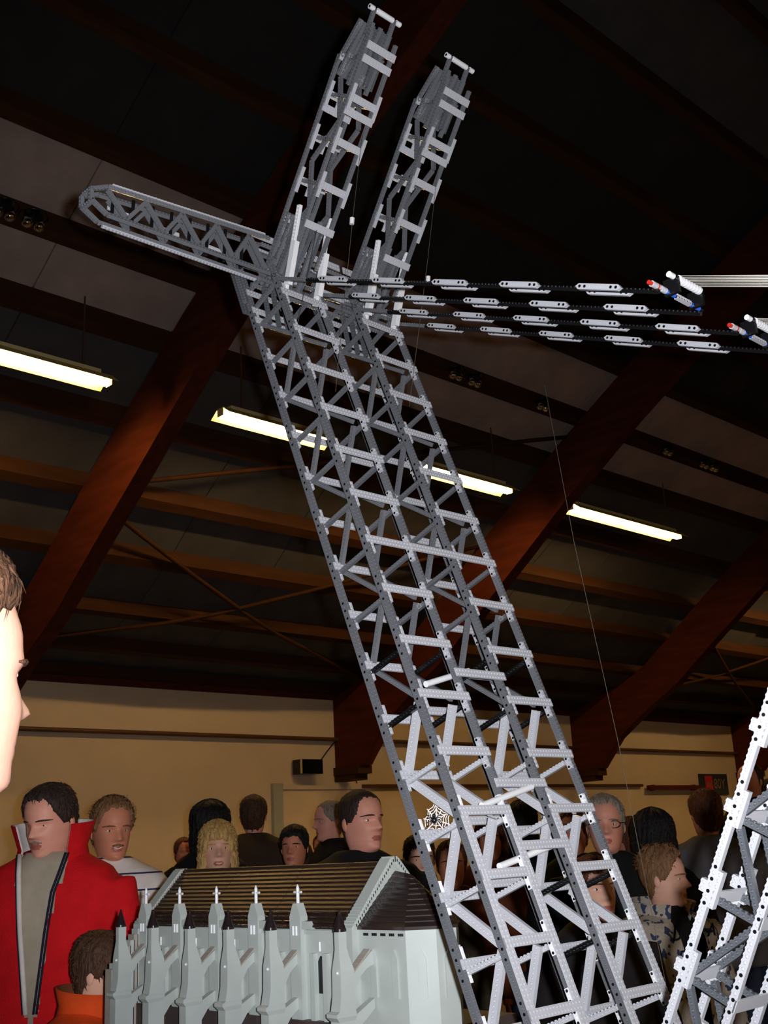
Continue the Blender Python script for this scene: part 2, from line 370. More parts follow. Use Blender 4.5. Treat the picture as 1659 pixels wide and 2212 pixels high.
rl = empty('coat_rail', (19.0, YW, 2.3), label='dark rail on the wall left of the blue poster', cat='rail')
mb = MB(); mb.box(18.3, 20.1, YW-0.12, YW-0.06, 2.30, 2.38); put('bar', mb.mesh('bar', 'wood'), rl)
for x in (18.5, 19.9):
    mb = MB(); mb.box(x-0.03, x+0.03, YW-0.09, YW, 2.29, 2.39); put('bracket', mb.mesh('bracket', 'wood'), rl)
po = empty('poster', (20.72, YW, 2.2), label='dark blue poster with a red block and figures 80Y', cat='poster')
M['navy'] = mat('navy_print', srgb(44, 50, 60), 0.6, 0.08, 8); M['redprint'] = mat('red_print', srgb(200, 40, 44), 0.6, 0.08, 8); M['paleprint'] = mat('pale_print', srgb(150, 130, 110), 0.6, 0.05, 8); M['tanprint'] = mat('tan_print', srgb(170, 96, 60), 0.6, 0.05, 8)
mb = MB(); mb.box(20.20, 21.25, YW-0.03, YW-0.01, 2.2, 2.60); put('board', mb.mesh('board', 'navy'), po)
mb = MB(); mb.box(20.40, 20.67, YW-0.034, YW-0.029, 2.24, 2.56); put('red_block', mb.mesh('red_block', 'redprint'), po)
mb = MB(); mb.box(20.45, 20.64, YW-0.037, YW-0.033, 2.36, 2.45); put('patch', mb.mesh('patch', 'tanprint'), po)
put('figures', text_mesh('figures', '80Y', 0.27, 0.002, 'paleprint'), po, Matrix(((1, 0, 0, 20.71), (0, 0, -1, YW-0.034), (0, 1, 0, 2.32), (0, 0, 0, 1))))
setp(wallx('notice', 22.5, 22.9, 2.25, 2.5, 0.02, 'redprint'), 'small red notice on the wall behind the white lattice mast', 'notice')

# ------------------------------------------------------------------ the big studded crane model
XV = Vector((1, 0, 0))
crane = empty('crane_model', (1.6, 1.05, 1.18), label='tall grey studded lattice crane model leaning across the photo', cat='model crane')
P0 = Vector((1.4105, 1.68328, 1.145638+EYE)); ST = Vector((0, -0.037133, -0.0996536)); UP = (-ST).normalized(); NM = Vector((0, -UP.z, UP.y))
GAP = 0.2364
def Q(x, i, d): return P0+XV*x+ST*i-NM*d
IT, IB = -0.75, 14.75
NC = round((IB-IT)*ST.length/U)
def pinset(offs=(-3, -1, 1, 3)):
    s = set()
    for i in range(0, 15):
        c = int((IB-i)*ST.length/U)
        for k in offs: s.add(c+k)
    return tuple(sorted(s))
PINS = pinset()
def build_leg(gx, k):
    leg = empty('lattice_leg', Q(gx+0.064, IB, 0.06), crane)
    for x in (0.004, 0.124):
        for d, hh in ((0.0102, 0.007), (0.1072, 0.007)):
            put('chord', beam_mesh(NC, 'md', True, 'p', PINS, hh, 0.004), leg, frame(Q(gx+x, IB, d), UP, NM))
    for i in range(0, 15):
        put('rung', plate_mesh(16, 2, 'lt'), leg, frame(Q(gx, i, 0.0032)-UP*0.008, XV, NM))
        put('rung', plate_mesh(16, 2, 'lt'), leg, frame(Q(gx, i, 0.1002)-UP*0.008, XV, NM))
        for x in (0.012, 0.116):
            for d in (0.0075, 0.1045):
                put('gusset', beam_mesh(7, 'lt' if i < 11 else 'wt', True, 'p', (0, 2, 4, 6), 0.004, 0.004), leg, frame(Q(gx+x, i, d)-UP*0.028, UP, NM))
        blk = i in (8, 9) or (k == 1 and i in (12, 13))
        for x in (0.0125, 0.1155):
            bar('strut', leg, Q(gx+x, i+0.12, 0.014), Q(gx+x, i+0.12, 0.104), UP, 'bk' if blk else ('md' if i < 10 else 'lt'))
    for i in range(0, 14):
        dn, df = (0.026, 0.1) if i % 2 else (0.1, 0.026); i0_, i1_ = (0.03, 0.96) if i % 2 else (0.08, 0.94)
        for x in (0.0205, 0.1075):
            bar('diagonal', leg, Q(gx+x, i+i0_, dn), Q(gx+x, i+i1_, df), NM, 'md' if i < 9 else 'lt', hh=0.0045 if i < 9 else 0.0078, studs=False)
    # doubled facing plates on the lower chords
    for x, i0 in ((0.0, 11), (0.112, 11)) if k == 0 else ((0.0, 11), (0.112, 12)):
        n = round((IB-i0)*ST.length/U)
        put('facing_plate', plate_mesh(2, n, 'lt', 0.0030), leg, frame(Q(gx+x, IB, 0.0031), XV, NM))
    # foot hinge
    mb = MB(); c = Q(gx+0.064, IB+0.1, 0.05)
    n = 14; poly = [(0.026*math.cos(2*math.pi*q/n), 0.026*math.sin(2*math.pi*q/n)) for q in range(n)]
    mb.prism([(p[0], p[1]) for p in poly], 'x', -0.066, -0.058); mb.prism([(p[0], p[1]) for p in poly], 'x', 0.058, 0.066); mb.cyl((-0.07, 0, 0), (0.07, 0, 0), 0.006)
    put('hinge', mb.mesh('hinge', 'lt'), leg, Matrix.Translation(c))
    mb = MB(); mb.box(-0.05, 0.05, -0.04, 0.03, -0.05, -0.012); put('foot', mb.mesh('foot', 'md'), leg, Matrix.Translation(c))
    return leg
for k in (0, 1): build_leg(GAP*k, k)
# ties between the two legs
for i, d in ((6.0, -0.001), (8.55, -0.001), (10.55, -0.001), (11.6, -0.001)):
    put('tie_plate', plate_mesh(17, 2, 'lt'), crane, frame(Q(0.114, i, d+0.0032)-UP*0.008, XV, NM))
for i in (3.0, 8.55, 10.55, 11.6):
    put('tie_plate', plate_mesh(17, 2, 'lt'), crane, frame(Q(0.114, i+0.25, 0.1002)-UP*0.008, XV, NM))
for a, b_ in (((1.475, 1.256, 1.519), (1.62, 1.261, 1.546)), ((1.475, 1.285, 1.616), (1.62, 1.292, 1.647)), ((1.475, 1.395, 1.832), (1.60, 1.402, 1.865))):
    mb = MB(); mb.cyl(a, b_, 0.0058, n=12); put('rod', mb.mesh('rod', 'wt'), crane)
# head of the legs
for k in (0, 1):
    hd = empty('leg_head', Q(GAP*k+0.064, -0.8, 0.06), crane)
    for x in (-0.006, 0.004, 0.0135, 0.1145, 0.124):
        bar('beam', hd, Q(GAP*k+x, -0.55, 0.108), Q(GAP*k+x, -1.72, 0.108), NM, 'md')
        if x < 0.1: bar('beam', hd, Q(GAP*k+x, -0.3, 0.117), Q(GAP*k+x, -1.6, 0.117), NM, 'dk')
    for i in (-0.95, -0.45):
        for x in (0.012, 0.116): bar('strut', hd, Q(GAP*k+x, i, 0.0), Q(GAP*k+x, i+0.1, 0.12), UP, 'md')
    for x in (0.004, 0.013, 0.116): bar('brace', hd, Q(GAP*k+x, -1.70, 0.108), Q(GAP*k+x, -0.42, 0.004), NM, 'md')
    for i in (-0.7, -0.2):
        put('plate', plate_mesh(16, 2, 'lt'), hd, frame(Q(GAP*k, i, 0.1002), XV, NM))
    for x in (0.03, 0.056, 0.082): bar('beam', hd, Q(GAP*k+x, 0.1, 0.09), Q(GAP*k+x, -1.1, 0.07), NM, 'dk')
# jib arms
J0Y, J0Z = 1.663, 1.244+EYE; JD = Vector((0, -0.556, 0.831)); JN = Vector((0, -0.831, -0.556))
def build_jib(xb):
    jb = empty('jib', (xb+0.04, J0Y, J0Z), crane)
    def J(x, t, d): return Vector((xb+x, J0Y, J0Z))+JD*t-JN*d
    for x in (0.004, 0.076):
        bar('chord', jb, J(x, -0.03, 0.006), J(x, 0.475, 0.006), JN, 'md'); bar('chord', jb, J(x, -0.06, 0.088), J(x, 0.42, 0.088), JN, 'md')
        bar('chord', jb, J(x, 0.40, 0.088), J(x, 0.498, 0.055), JN, 'md')
    for t in (0.446, 0.417, 0.335, 0.305, 0.24, 0.1436, 0.0565):
        wd = 2
        put('rung', plate_mesh(10, wd, 'lt'), jb, frame(J(0, t-0.008, -0.001), XV, JN))
        if t < 0.43: put('rung', plate_mesh(10, 2, 'lt'), jb, frame(J(0, t-0.008, 0.081), XV, JN))
        if t in (0.335, 0.24, 0.1436):
            for x in (0.0, 0.072, 0.030):
                put('side_plate', plate_mesh(1, 7 if x != 0.03 else 5, 'lt'), jb, frame(J(x, t-0.028, -0.0038 if x != 0.03 else 0.0786), XV, JN))
            put('side_plate', plate_mesh(1, 7, 'lt'), jb, frame(J(0.0, t-0.028, 0.0786), XV, JN))
    zz = [(0.02, 0.07), (0.09, 0.02), (0.19, 0.07), (0.285, 0.02), (0.375, 0.07), (0.44, 0.02)]
    for (ta, da), (tb, db) in zip(zz[:-1], zz[1:]):
        for x in (0.013, 0.067): bar('diagonal', jb, J(x, ta, da), J(x, tb, db), JN, 'md', studs=False)
    for t in (0.06, 0.1436, 0.24, 0.335, 0.42):
        for x in (0.013, 0.067): bar('strut', jb, J(x, t, 0.012), J(x, t, 0.082), JD, 'md')
    for q, x in enumerate((0.004, 0.018, 0.032, 0.048, 0.062, 0.076)):   # packed beams of the tip and of the root
        bar('tip_beam', jb, J(x, 0.36+0.012*(q % 2), 0.022+0.01*(q % 3)), J(x*0.85+0.006, 0.492, 0.018+0.012*(q % 2)), JN, 'dk' if q % 2 else 'md')
        bar('tip_beam', jb, J(x, 0.375, 0.07), J(x*0.85+0.006, 0.495, 0.045), JN, 'md')
        bar('root_beam', jb, J(x*1.05-0.003, -0.085, 0.03+0.012*(q % 2)), J(x*0.9+0.004, 0.06+0.012*(q % 3), 0.03), JN, 'dk' if q % 2 else 'md')
        bar('root_beam', jb, J(x*1.05-0.003, -0.1, 0.085), J(x, 0.07, 0.075), JN, 'md')
    mb = MB(); a, b_ = J(-0.004, 0.523, 0.03), J(0.086, 0.523, 0.03)
    mb.cyl(a, a+XV*0.012, 0.0058, n=12); mb.cyl(b_-XV*0.012, b_, 0.0058, n=12); mb.cyl(a, b_, 0.003, n=8); mb.cyl(a+XV*0.022, b_-XV*0.022, 0.0062, n=12)
    put('roller', mb.mesh('roller', 'wt'), jb)
    for x in (0.01, 0.068): bar('roller_cheek', jb, J(x, 0.47, 0.03), J(x, 0.524, 0.03), JN, 'md')
    return jb
build_jib(1.435); build_jib(1.6714)
for x in (1.432, 1.518, 1.668, 1.756):
    e = empty('post', (x, 1.70, 1.15+EYE), crane)
    a, b_ = Vector((x, 1.702, 1.145+EYE)), Vector((x, 1.642, 1.338+EYE)); d = (b_-a).normalized()
    bar('post_beam', e, a, b_, (0, -1, -0.3), 'wt', holes='p', hh=0.005)
    bar('post_sleeve', e, a+d*0.02+Vector((0, -0.006, 0)), a+d*0.12+Vector((0, -0.006, 0)), (0, -1, -0.3), 'wt', studs=False, hh=0.007, hw=0.0062, holes='none')
# head boom running along X and cantilevered to one side
bo = empty('head_boom', (1.4, 1.75, 1.165+EYE), crane)
BY0, BY1 = 1.722, 1.757
def bz(x, top): t = max(0.0, min(1.0, (x-1.0)/0.4)); return EYE+(1.250+0.033*t if top else 1.190+0.010*t)
NX = 0.975
for y in (BY0, BY1):
    for top in (0, 1):
        bar('boom_chord', bo, (1.01, y, bz(1.01, top)), (1.41, y, bz(1.41, top)), (0, -0.5 if y == BY0 else 0.5, 1 if top else -1), 'md')
        bar('boom_chord', bo, (1.41, y+0.03, bz(1.41, top)), (1.80, y+0.03, bz(1.41, top)), (0, -0.5 if y == BY0 else 0.5, 1 if top else -1), 'md')
for x0, n in ((1.02, 23), (1.205, 24)):
    for top in (0, 1):
        s = 1 if top else -1
        put('boom_plate', plate_mesh(n, 1, 'lt'), bo, frame((x0, BY0-0.004 if top else BY1+0.004, bz(x0, top)+s*0.0045), (1, 0, 0.08 if top else 0.025), (0, 0, s)))
ZT, ZL = bz(1.41, 1), bz(1.41, 0)
for x0 in (1.37, 1.51, 1.65):
    put('boom_plate', plate_mesh(16, 2, 'lt'), bo, frame((x0, BY0+0.0254, ZT+0.0075), XV, (0, -1, 0.15)))
    put('boom_plate', plate_mesh(16, 2, 'lt'), bo, frame((x0+0.03, BY0+0.075, ZT+0.006), XV, (0, -1, 0.3)))
    put('boom_plate', plate_mesh(14, 2, 'lt'), bo, frame((x0+0.05, BY0+0.0254, ZL+0.012), XV, (0, -1, 0.15)))
xs = [1.012+0.043*k for k in range(10)]
for k in range(9):
    for y in (BY0+0.002, BY1):
        xo = 0 if y == BY0+0.002 else 0.02; xa, xb = xs[k]+xo, xs[k+1]+xo
        za, zb_ = (bz(xa, 0)+0.006, bz(xb, 1)-0.006) if k % 2 else (bz(xa, 1)-0.006, bz(xb, 0)+0.006)
        bar('boom_diagonal', bo, (xa, y, za), (xb, y, zb_), (0, -1, 0), 'md', studs=False)
for k in range(8):
    x = 1.03+0.045*k
    mb = MB(); mb.cyl((x, BY0+0.018, bz(x, 0)), (x+0.005, BY0+0.018, bz(x, 1)), 0.0035, n=8); put('boom_axle', mb.mesh('boom_axle', 'bk'), bo)
for k in range(3):
    put('boom_plate', plate_mesh(6, 1, 'lt'), bo, frame((1.035+0.12*k, BY1+0.008, bz(1.03, 1)-0.022), XV, (0, -1, 0)))
for y in (BY0, BY1):
    for a, b_ in (((1.01, bz(1.0, 1)), (NX, bz(1.0, 1)-0.018)), ((NX, bz(1.0, 1)-0.018), (NX, bz(1.0, 0)+0.020)), ((NX, bz(1.0, 0)+0.020), (1.01, bz(1.0, 0)))):
        bar('nose_beam', bo, (a[0], y, a[1]), (b_[0], y, b_[1]), (0, -1, 0), 'md')
for z in (bz(1.0, 0)+0.018, bz(1.0, 1)-0.014): bar('nose_beam', bo, (NX+0.003, BY0, z), (NX+0.003, BY1, z), (-1, 0, 0.3), 'md')
# stays of black studded beams with grey links
SD0, SD1 = Vector((0, 1.700, 1.178+EYE)), Vector((0, 0.806, 0.785+EYE)); SL = (SD1-SD0).length; SU = (SD1-SD0).normalized(); SN = Vector((0, SU.z, -SU.y))
if SN.z < 0: SN = -SN
link_me = None
def link_mesh():
    mb = MB(); L = 0.09
    prof = [(0.0, 0.0), (0.006, 0.0048), (L-0.006, 0.0048), (L, 0.0), (L-0.006, -0.0048), (0.006, -0.0048)]
    mb.prism([(p[0], p[1]) for p in prof], 'y', -0.0035, 0.0035)
    for x in (0.009, 0.019, L-0.019, L-0.009): mb.cyl((x, -0.0041, 0), (x, -0.0034, 0), 0.0026, n=8, mi=1)
    for k in range(6): mb.cyl((0.028+0.007*k, -0.004, 0), (0.028+0.007*k, -0.0034, 0), 0.0012, n=6)
    return mb.mesh('link', ['lt', 'bk'])
link_me = link_mesh()
for j, (x, s0) in enumerate(((1.4145, 0.150), (1.5345, 0.118), (1.651, 0.146), (1.771, 0.114))):
    st = empty('stay', (x, 1.70, 1.178+EYE), crane)
    a = Vector((x, SD0.y, SD0.z)); n = round((SL-0.1)/U)
    put('stay_beam', beam_mesh(n, 'bk', True, 'none', (), 0.003, 0.003), st, frame(a+SU*0.1, SU, (-0.55, SN.y, SN.z)))
    bar('stay_root', st, a, a+SU*0.10, SN, 'md', hh=0.0035, hw=0.0035)
    t = s0
    while t+0.09 < SL-0.03:
        put('stay_link', link_me, st, frame(a+SU*t-XV*0.0068+SN*0.002, SU, SN))
        put('stay_link', link_me, st, frame(a+SU*(t+0.012)+XV*0.0068-SN*0.002, SU, SN))
        t += 0.1685
for xa in (1.4145, 1.651):
    sp = empty('spreader', (xa+0.06, 0.8, 0.785+EYE), crane)
    y, z = 0.806, 0.79+EYE
    def rod(nm, x0, x1, r, m):
        mb = MB(); mb.cyl((xa+x0, y, z+0.004), (xa+x1, y, z+0.004), r, n=12); put(nm, mb.mesh(nm, m), sp)
    rod('end_cap', -0.022, -0.014, 0.0034, 'red'); rod('sleeve', -0.014, 0.008, 0.0050, 'lt'); rod('ring', -0.001, 0.002, 0.0052, 'red'); rod('sleeve', 0.011, 0.024, 0.0049, 'lt')
    rod('axle', -0.014, 0.13, 0.003, 'bk')
    for x0 in (0.026, 0.040, 0.098, 0.112): rod('pin', x0, x0+0.009, 0.0038, 'blue')
    bar('cross_beam', sp, (xa+0.052, y, z+0.004), (xa+0.096, y, z+0.004), (0, 0, 1), 'lt', hh=0.0035, hw=0.0035)
    # pulley block and its ropes to the rear mast
    bl = empty('pulley_block', (xa+0.06, 0.79, 0.80+EYE), crane)
    mb = MB(); mb.cyl((xa+0.02, 0.79, 0.812+EYE), (xa+0.108, 0.79, 0.812+EYE), 0.003, n=8); put('axle', mb.mesh('axle', 'bk'), bl)
    mb = MB(); mb.cyl((xa+0.012, 0.79, 0.812+EYE), (xa+0.024, 0.79, 0.812+EYE), 0.0048, n=12); put('bush', mb.mesh('bush', 'wt'), bl)
    for xq in (0.03, 0.100):
        mb = MB(); mb.box(xa+xq, xa+xq+0.006, 0.786, 0.812, 0.788+EYE, 0.815+EYE); put('cheek', mb.mesh('cheek', 'bk'), bl)
    for k in range(8):
        x = xa+0.041+0.0078*k
        mb = MB(); mb.cyl((x-0.0033, 0.79, 0.812+EYE), (x+0.0033, 0.79, 0.812+EYE), 0.0066, n=14); put('pulley', mb.mesh('pulley', 'wt'), bl)
        mb = MB(); mb.tube([(x, 0.788, 0.8180+EYE), (x, 0.435, 0.672+EYE)], 0.0008, 6); put('rope', mb.mesh('rope', 'rope'), bl)
# rear mast
LQ = Vector((0, -0.4626, 0.8866)); LN = Vector((0, 0.8866, 0.4626))
def mast(x, t, d): return Vector((x, 0.692, 0.125+EYE))+LQ*t-LN*d      # t = 0 at the topmost joint in view
for side_, xs_ in enumerate((1.33, 1.775)):
    ms = empty('rear_mast', (xs_+0.04, 0.9, 1.2), crane)
    xa_, xb_ = xs_+0.004, xs_+0.081
    nT = round(1.12/U)
    pins = tuple(sorted({int((0.50+k*-0.1063+0.0)/U)+q for k in range(-5, 5) for q in (-3, -1, 1, 3)}))
    for x in (xa_, xb_):
        for d in (0.0, 0.072):
            put('chord', beam_mesh(nT, 'lt', True, 'b', pins, 0.0048, 0.004), ms, frame(mast(x, -0.50, d), LQ, LN))
    for k in range(-5, 6):
        t = -0.1063*k
        if t < -0.5: continue
        for x in (xa_, xb_):
            put('gusset', beam_mesh(2, 'lt', True, 'b', (), 0.004, 0.0041), ms, frame(mast(x, t-0.016, -0.0088), LQ, LN))
            put('gusset', beam_mesh(6, 'lt', False, 'b', (), 0.004, 0.0045), ms, frame(mast(x, t-0.03, 0.0088), LQ, LN))
        put('rung', plate_mesh(10, 2, 'lt'), ms, frame(mast(xs_, t-0.008, 0.011), XV, LN)); put('rung', plate_mesh(10, 2, 'lt'), ms, frame(mast(xs_, t-0.008, 0.078), XV, LN))
        for x in (xa_+0.0085, xb_-0.0085):
            bar('strut', ms, mast(x, t-0.02, 0.004), mast(x, t-0.02, 0.07), LQ, 'dk')
            if t-0.1063 > -0.52:
                a, b_ = (0.008, 0.066) if k % 2 else (0.066, 0.008)
                bar('diagonal', ms, mast(x, t-0.028, a), mast(x, t-0.1063-0.012, b_), LN, 'dk')
mb = MB(); mb.cyl((1.32, 0.432, 0.672+EYE), (1.88, 0.432, 0.672+EYE), 0.007, n=12); put('mast_axle', mb.mesh('mast_axle', 'bk'), crane)
for x in (1.334, 1.411, 1.779, 1.856): bar('mast_cap', crane, mast(x, 0.56, 0.0), (x, 0.432, 0.672+EYE), LN, 'lt')
# deck that carries everything
mb = MB(); mb.box(1.27, 1.93, 0.62, 1.36, 1.15, 1.178); put('deck', mb.mesh('deck', 'bk'), crane)
for k in range(2):
    mb = MB(); mb.box(1.28+0.325*k, 1.60+0.315*k, 0.64, 1.34, 1.132, 1.15); put('hull', mb.mesh('hull', 'bk'), crane)
# cords that hang between jib and leg, with their little weights
def cord(pts, label, m='thread', r=0.0005):
    mb = MB(); mb.tube([(p[0], p[1], p[2]+EYE) for p in pts], r, 5); return put('cord', mb.mesh('cord', m), None, label=label, cat='cord')
cord([(1.50, 1.508, 1.473), (1.50, 1.55, 1.29), (1.50, 1.627, 0.915)], 'thin tan cord with a small weight, from the first jib')
cord([(1.74, 1.511, 1.483), (1.74, 1.559, 1.278), (1.74, 1.645, 0.945)], 'thin tan cord hanging from the second jib to its leg')
cord([(1.44, 1.60, 1.26), (1.44, 1.664, 1.088), (1.44, 1.68, 1.045)], 'short dark cord beside the first jib root', 'bk')
cord([(1.80, 1.312, 0.90), (1.80, 1.278, 0.556), (1.80, 1.225, 0.165), (1.785, 1.165, -0.30)], 'long hair-thin thread down to the crane foot')
for (x, y, z), l in (((1.50, 1.553, 1.283), 'small white bead weight on the cord between the jibs'), ((1.74, 1.562, 1.228), 'small white bead weight just above the upper stay')):
    mb = MB(); mb.cyl((x, y+0.001, z-0.007+EYE), (x, y-0.001, z+0.007+EYE), 0.0052, n=10); put('bead', mb.mesh('bead', 'wt'), None, label=l, cat='bead')
# spider web piece caught in the leg, with its spider
web = empty('spider_web', (1.468, 1.39, 1.57), label='white plastic spider web in the crane leg', cat='spider web')
wc = Vector((1.463, 1.378, 1.598)); wx = Vector((0.72, -0.69, 0)).normalized(); wz = Vector((0.06, 0.05, 1)).normalized()
ang = [20, 68, 97, 140, 195, 232, 262, 300, 340]; rad = [0.027, 0.026, 0.036, 0.026, 0.027, 0.031, 0.027, 0.034, 0.026]
ang = [28, 60, 88, 128, 172, 222, 262, 303, 340]; rad = [0.030, 0.024, 0.034, 0.022, 0.020, 0.034, 0.029, 0.032, 0.022]
tips = [wc+wx*(r*math.cos(math.radians(a)))+wz*(r*math.sin(math.radians(a))) for a, r in zip(ang, [1.12*r for r in rad])]
for t in tips:
    mb = MB(); mb.tube([wc, t], 0.0010, 6); put('spoke', mb.mesh('spoke', 'wt'), web)
for s in (0.32, 0.52, 0.70, 0.88):
    pts = []
    for a, c in zip(tips, tips[1:]+tips[:1]):
        pa, pc = wc+(a-wc)*s, wc+(c-wc)*s
        pts += [pa, wc+((pa+pc)/2-wc)*0.86]
    mb = MB(); mb.tube(pts+[pts[0]], 0.0008, 5); put('ring', mb.mesh('ring', 'wt'), web)
sd = empty('toy_spider', wc-Vector((0.003, 0.003, 0)), label='tiny black plastic spider on the white web', cat='spider')
n_ = Vector((-0.69, -0.72, 0)); sc = wc+n_*0.003+wx*-0.004
mb = MB(); mb.ball(sc, 0.0048, 0.0048, 0.006, 10, 8); mb.ball(sc+wz*0.008, 0.0032, nu=10, nv=8); put('body', mb.mesh('body', 'bk'), sd)
for k in range(8):
    s = -1 if k < 4 else 1; a = (k % 4-1.5)*0.5
    mb = MB(); p1 = sc+wx*(s*0.008)+wz*(0.007*math.sin(a)+0.003)+n_*0.002; p2 = sc+wx*(s*0.0125)+wz*(0.014*math.sin(a)-0.001)
    mb.tube([sc, p1, p2], 0.0008, 5); put('leg', mb.mesh('leg', 'bk'), sd)

# ------------------------------------------------------------------ display table and cathedral model
tb = empty('display_table', (1.65, 1.5, 0), label='dark cloth-covered display table under the models', cat='table')
mb = MB(); mb.box(1.26, 2.12, 0.2, 2.60, 1.09, 1.13); put('table_top', mb.mesh('table_top', 'table'), tb)
for x0, x1, y0, y1 in ((1.25, 1.26, 0.19, 2.61), (2.12, 2.13, 0.19, 2.61), (1.26, 2.12, 0.19, 0.2), (1.26, 2.12, 2.60, 2.61)):
    mb = MB(); mb.box(x0, x1, y0, y1, 0.04, 1.13); put('cloth_side', mb.mesh('cloth_side', 'table'), tb)
for x in (1.31, 2.07):
    for y in (0.26, 2.54):
        mb = MB(); mb.box(x-0.03, x+0.03, y-0.03, y+0.03, 0, 1.09); put('leg', mb.mesh('leg', 'pipe'), tb)
ca = empty('cathedral_model', (1.72, 2.0, 1.13), label='pale grey toy-brick cathedral model with dark brown roof and buttresses', cat='model building')
CX = 1.72; ZB = -0.325+EYE; ZE = -0.152+EYE; ZR = -0.036+EYE; WX = 1.605
mb = MB(); mb.box(1.585, 1.85, 1.56, 2.56, 1.1305, ZB); put('base_board', mb.mesh('base_board', 'base'), ca)
nv = empty('nave', (CX, 2.1, ZB), ca)
mb = MB(); mb.box(WX, 2*CX-WX, 1.76, 2.50, ZB, ZE); put('nave_wall', mb.mesh('nave_wall', 'old'), nv)
mb = MB(); mb.box(WX-0.006, 2*CX-WX+0.006, 1.775, 2.50, ZE-0.012, ZE-0.004)
put('cornice', mb.mesh('cornice', 'old'), nv)
# roof laid in courses, each a little proud of the one above
NR = 14
for s in (1, -1):
    rf = empty('roof_slope', (CX-s*0.06, 2.1, ZE), ca)
    for k in range(NR):
        t0, t1 = k/NR, (k+1)/NR
        def pt(t, off): return (CX-s*((CX-WX+0.004)*(1-t)+off*0.74), ZE+(ZR-ZE)*t+off*0.67)
        pa, pb, pc, pd = pt(t0, 0.0046), pt(t1, 0.0022), pt(t1, -0.004), pt(t0, -0.004)
        poly = [pa, pb, pc, pd] if s > 0 else [pd, pc, pb, pa]
        for q in range(3):
            y0 = 1.79+0.236*q; mb = MB(); mb.prism(poly, 'y', y0, y0+0.2345); put('roof_course', mb.mesh('roof_course', 'roof'), rf)
            if k < 4:
                for u in range(9):
                    mb = MB(); ya = y0+0.026*u; mb.cyl((pa[0], ya+0.002, pa[1]), (pa[0], ya+0.0235, pa[1]), 0.0022, n=8); put('glint_lip', mb.mesh('glint_lip', 'roofgloss'), rf)  # glossy rounded lips added so the lowest courses catch flash glints
mb = MB(); mb.cyl((CX, 1.79, ZR+0.001), (CX, 2.50, ZR+0.001), 0.005, n=8); put('ridge_cap', mb.mesh('ridge_cap', 'roof'), ca)
# gable walls with stepped parapets
def gable(y0, y1, up, nm, m='old'):
    g = empty(nm, (CX, (y0+y1)/2, ZB), ca)
    mb = MB(); mb.prism([(WX-0.012, ZB), (2*CX-WX+0.012, ZB), (2*CX-WX+0.012, ZE+0.002), (CX+0.012, ZR+up), (CX-0.012, ZR+up), (WX-0.012, ZE+0.002)], 'y', y0, y1); put('gable_wall', mb.mesh('gable_wall', m), g)
    for s in (1, -1):
        for k in range(22):
            t = (k+0.5)/22; x = CX-s*(CX-WX+0.006)*(1-t); z = ZE+(ZR+up-ZE)*t+0.003
            mb = MB(); mb.box(x-0.004, x+0.004, y0-0.002, y1+0.002, z-0.008, z+0.003); put('coping', mb.mesh('coping', 'tanp' if y0 > 2 else 'old'), g)
gable(2.495, 2.525, 0.004, 'west_gable', 'old'); gable(1.745, 1.775, 0.012, 'east_gable')
ZP = 1.1306
# aisle wall left end low slope
for k in range(8):
    mb = MB(); x = WX-0.012-0.010*k; z = ZE-0.012*k-0.008
    mb.box(x-0.006, x+0.006, 2.497, 2.523, ZP, z); put('west_wing', mb.mesh('west_wing', 'tanp' if k % 2 else 'old'), ca)
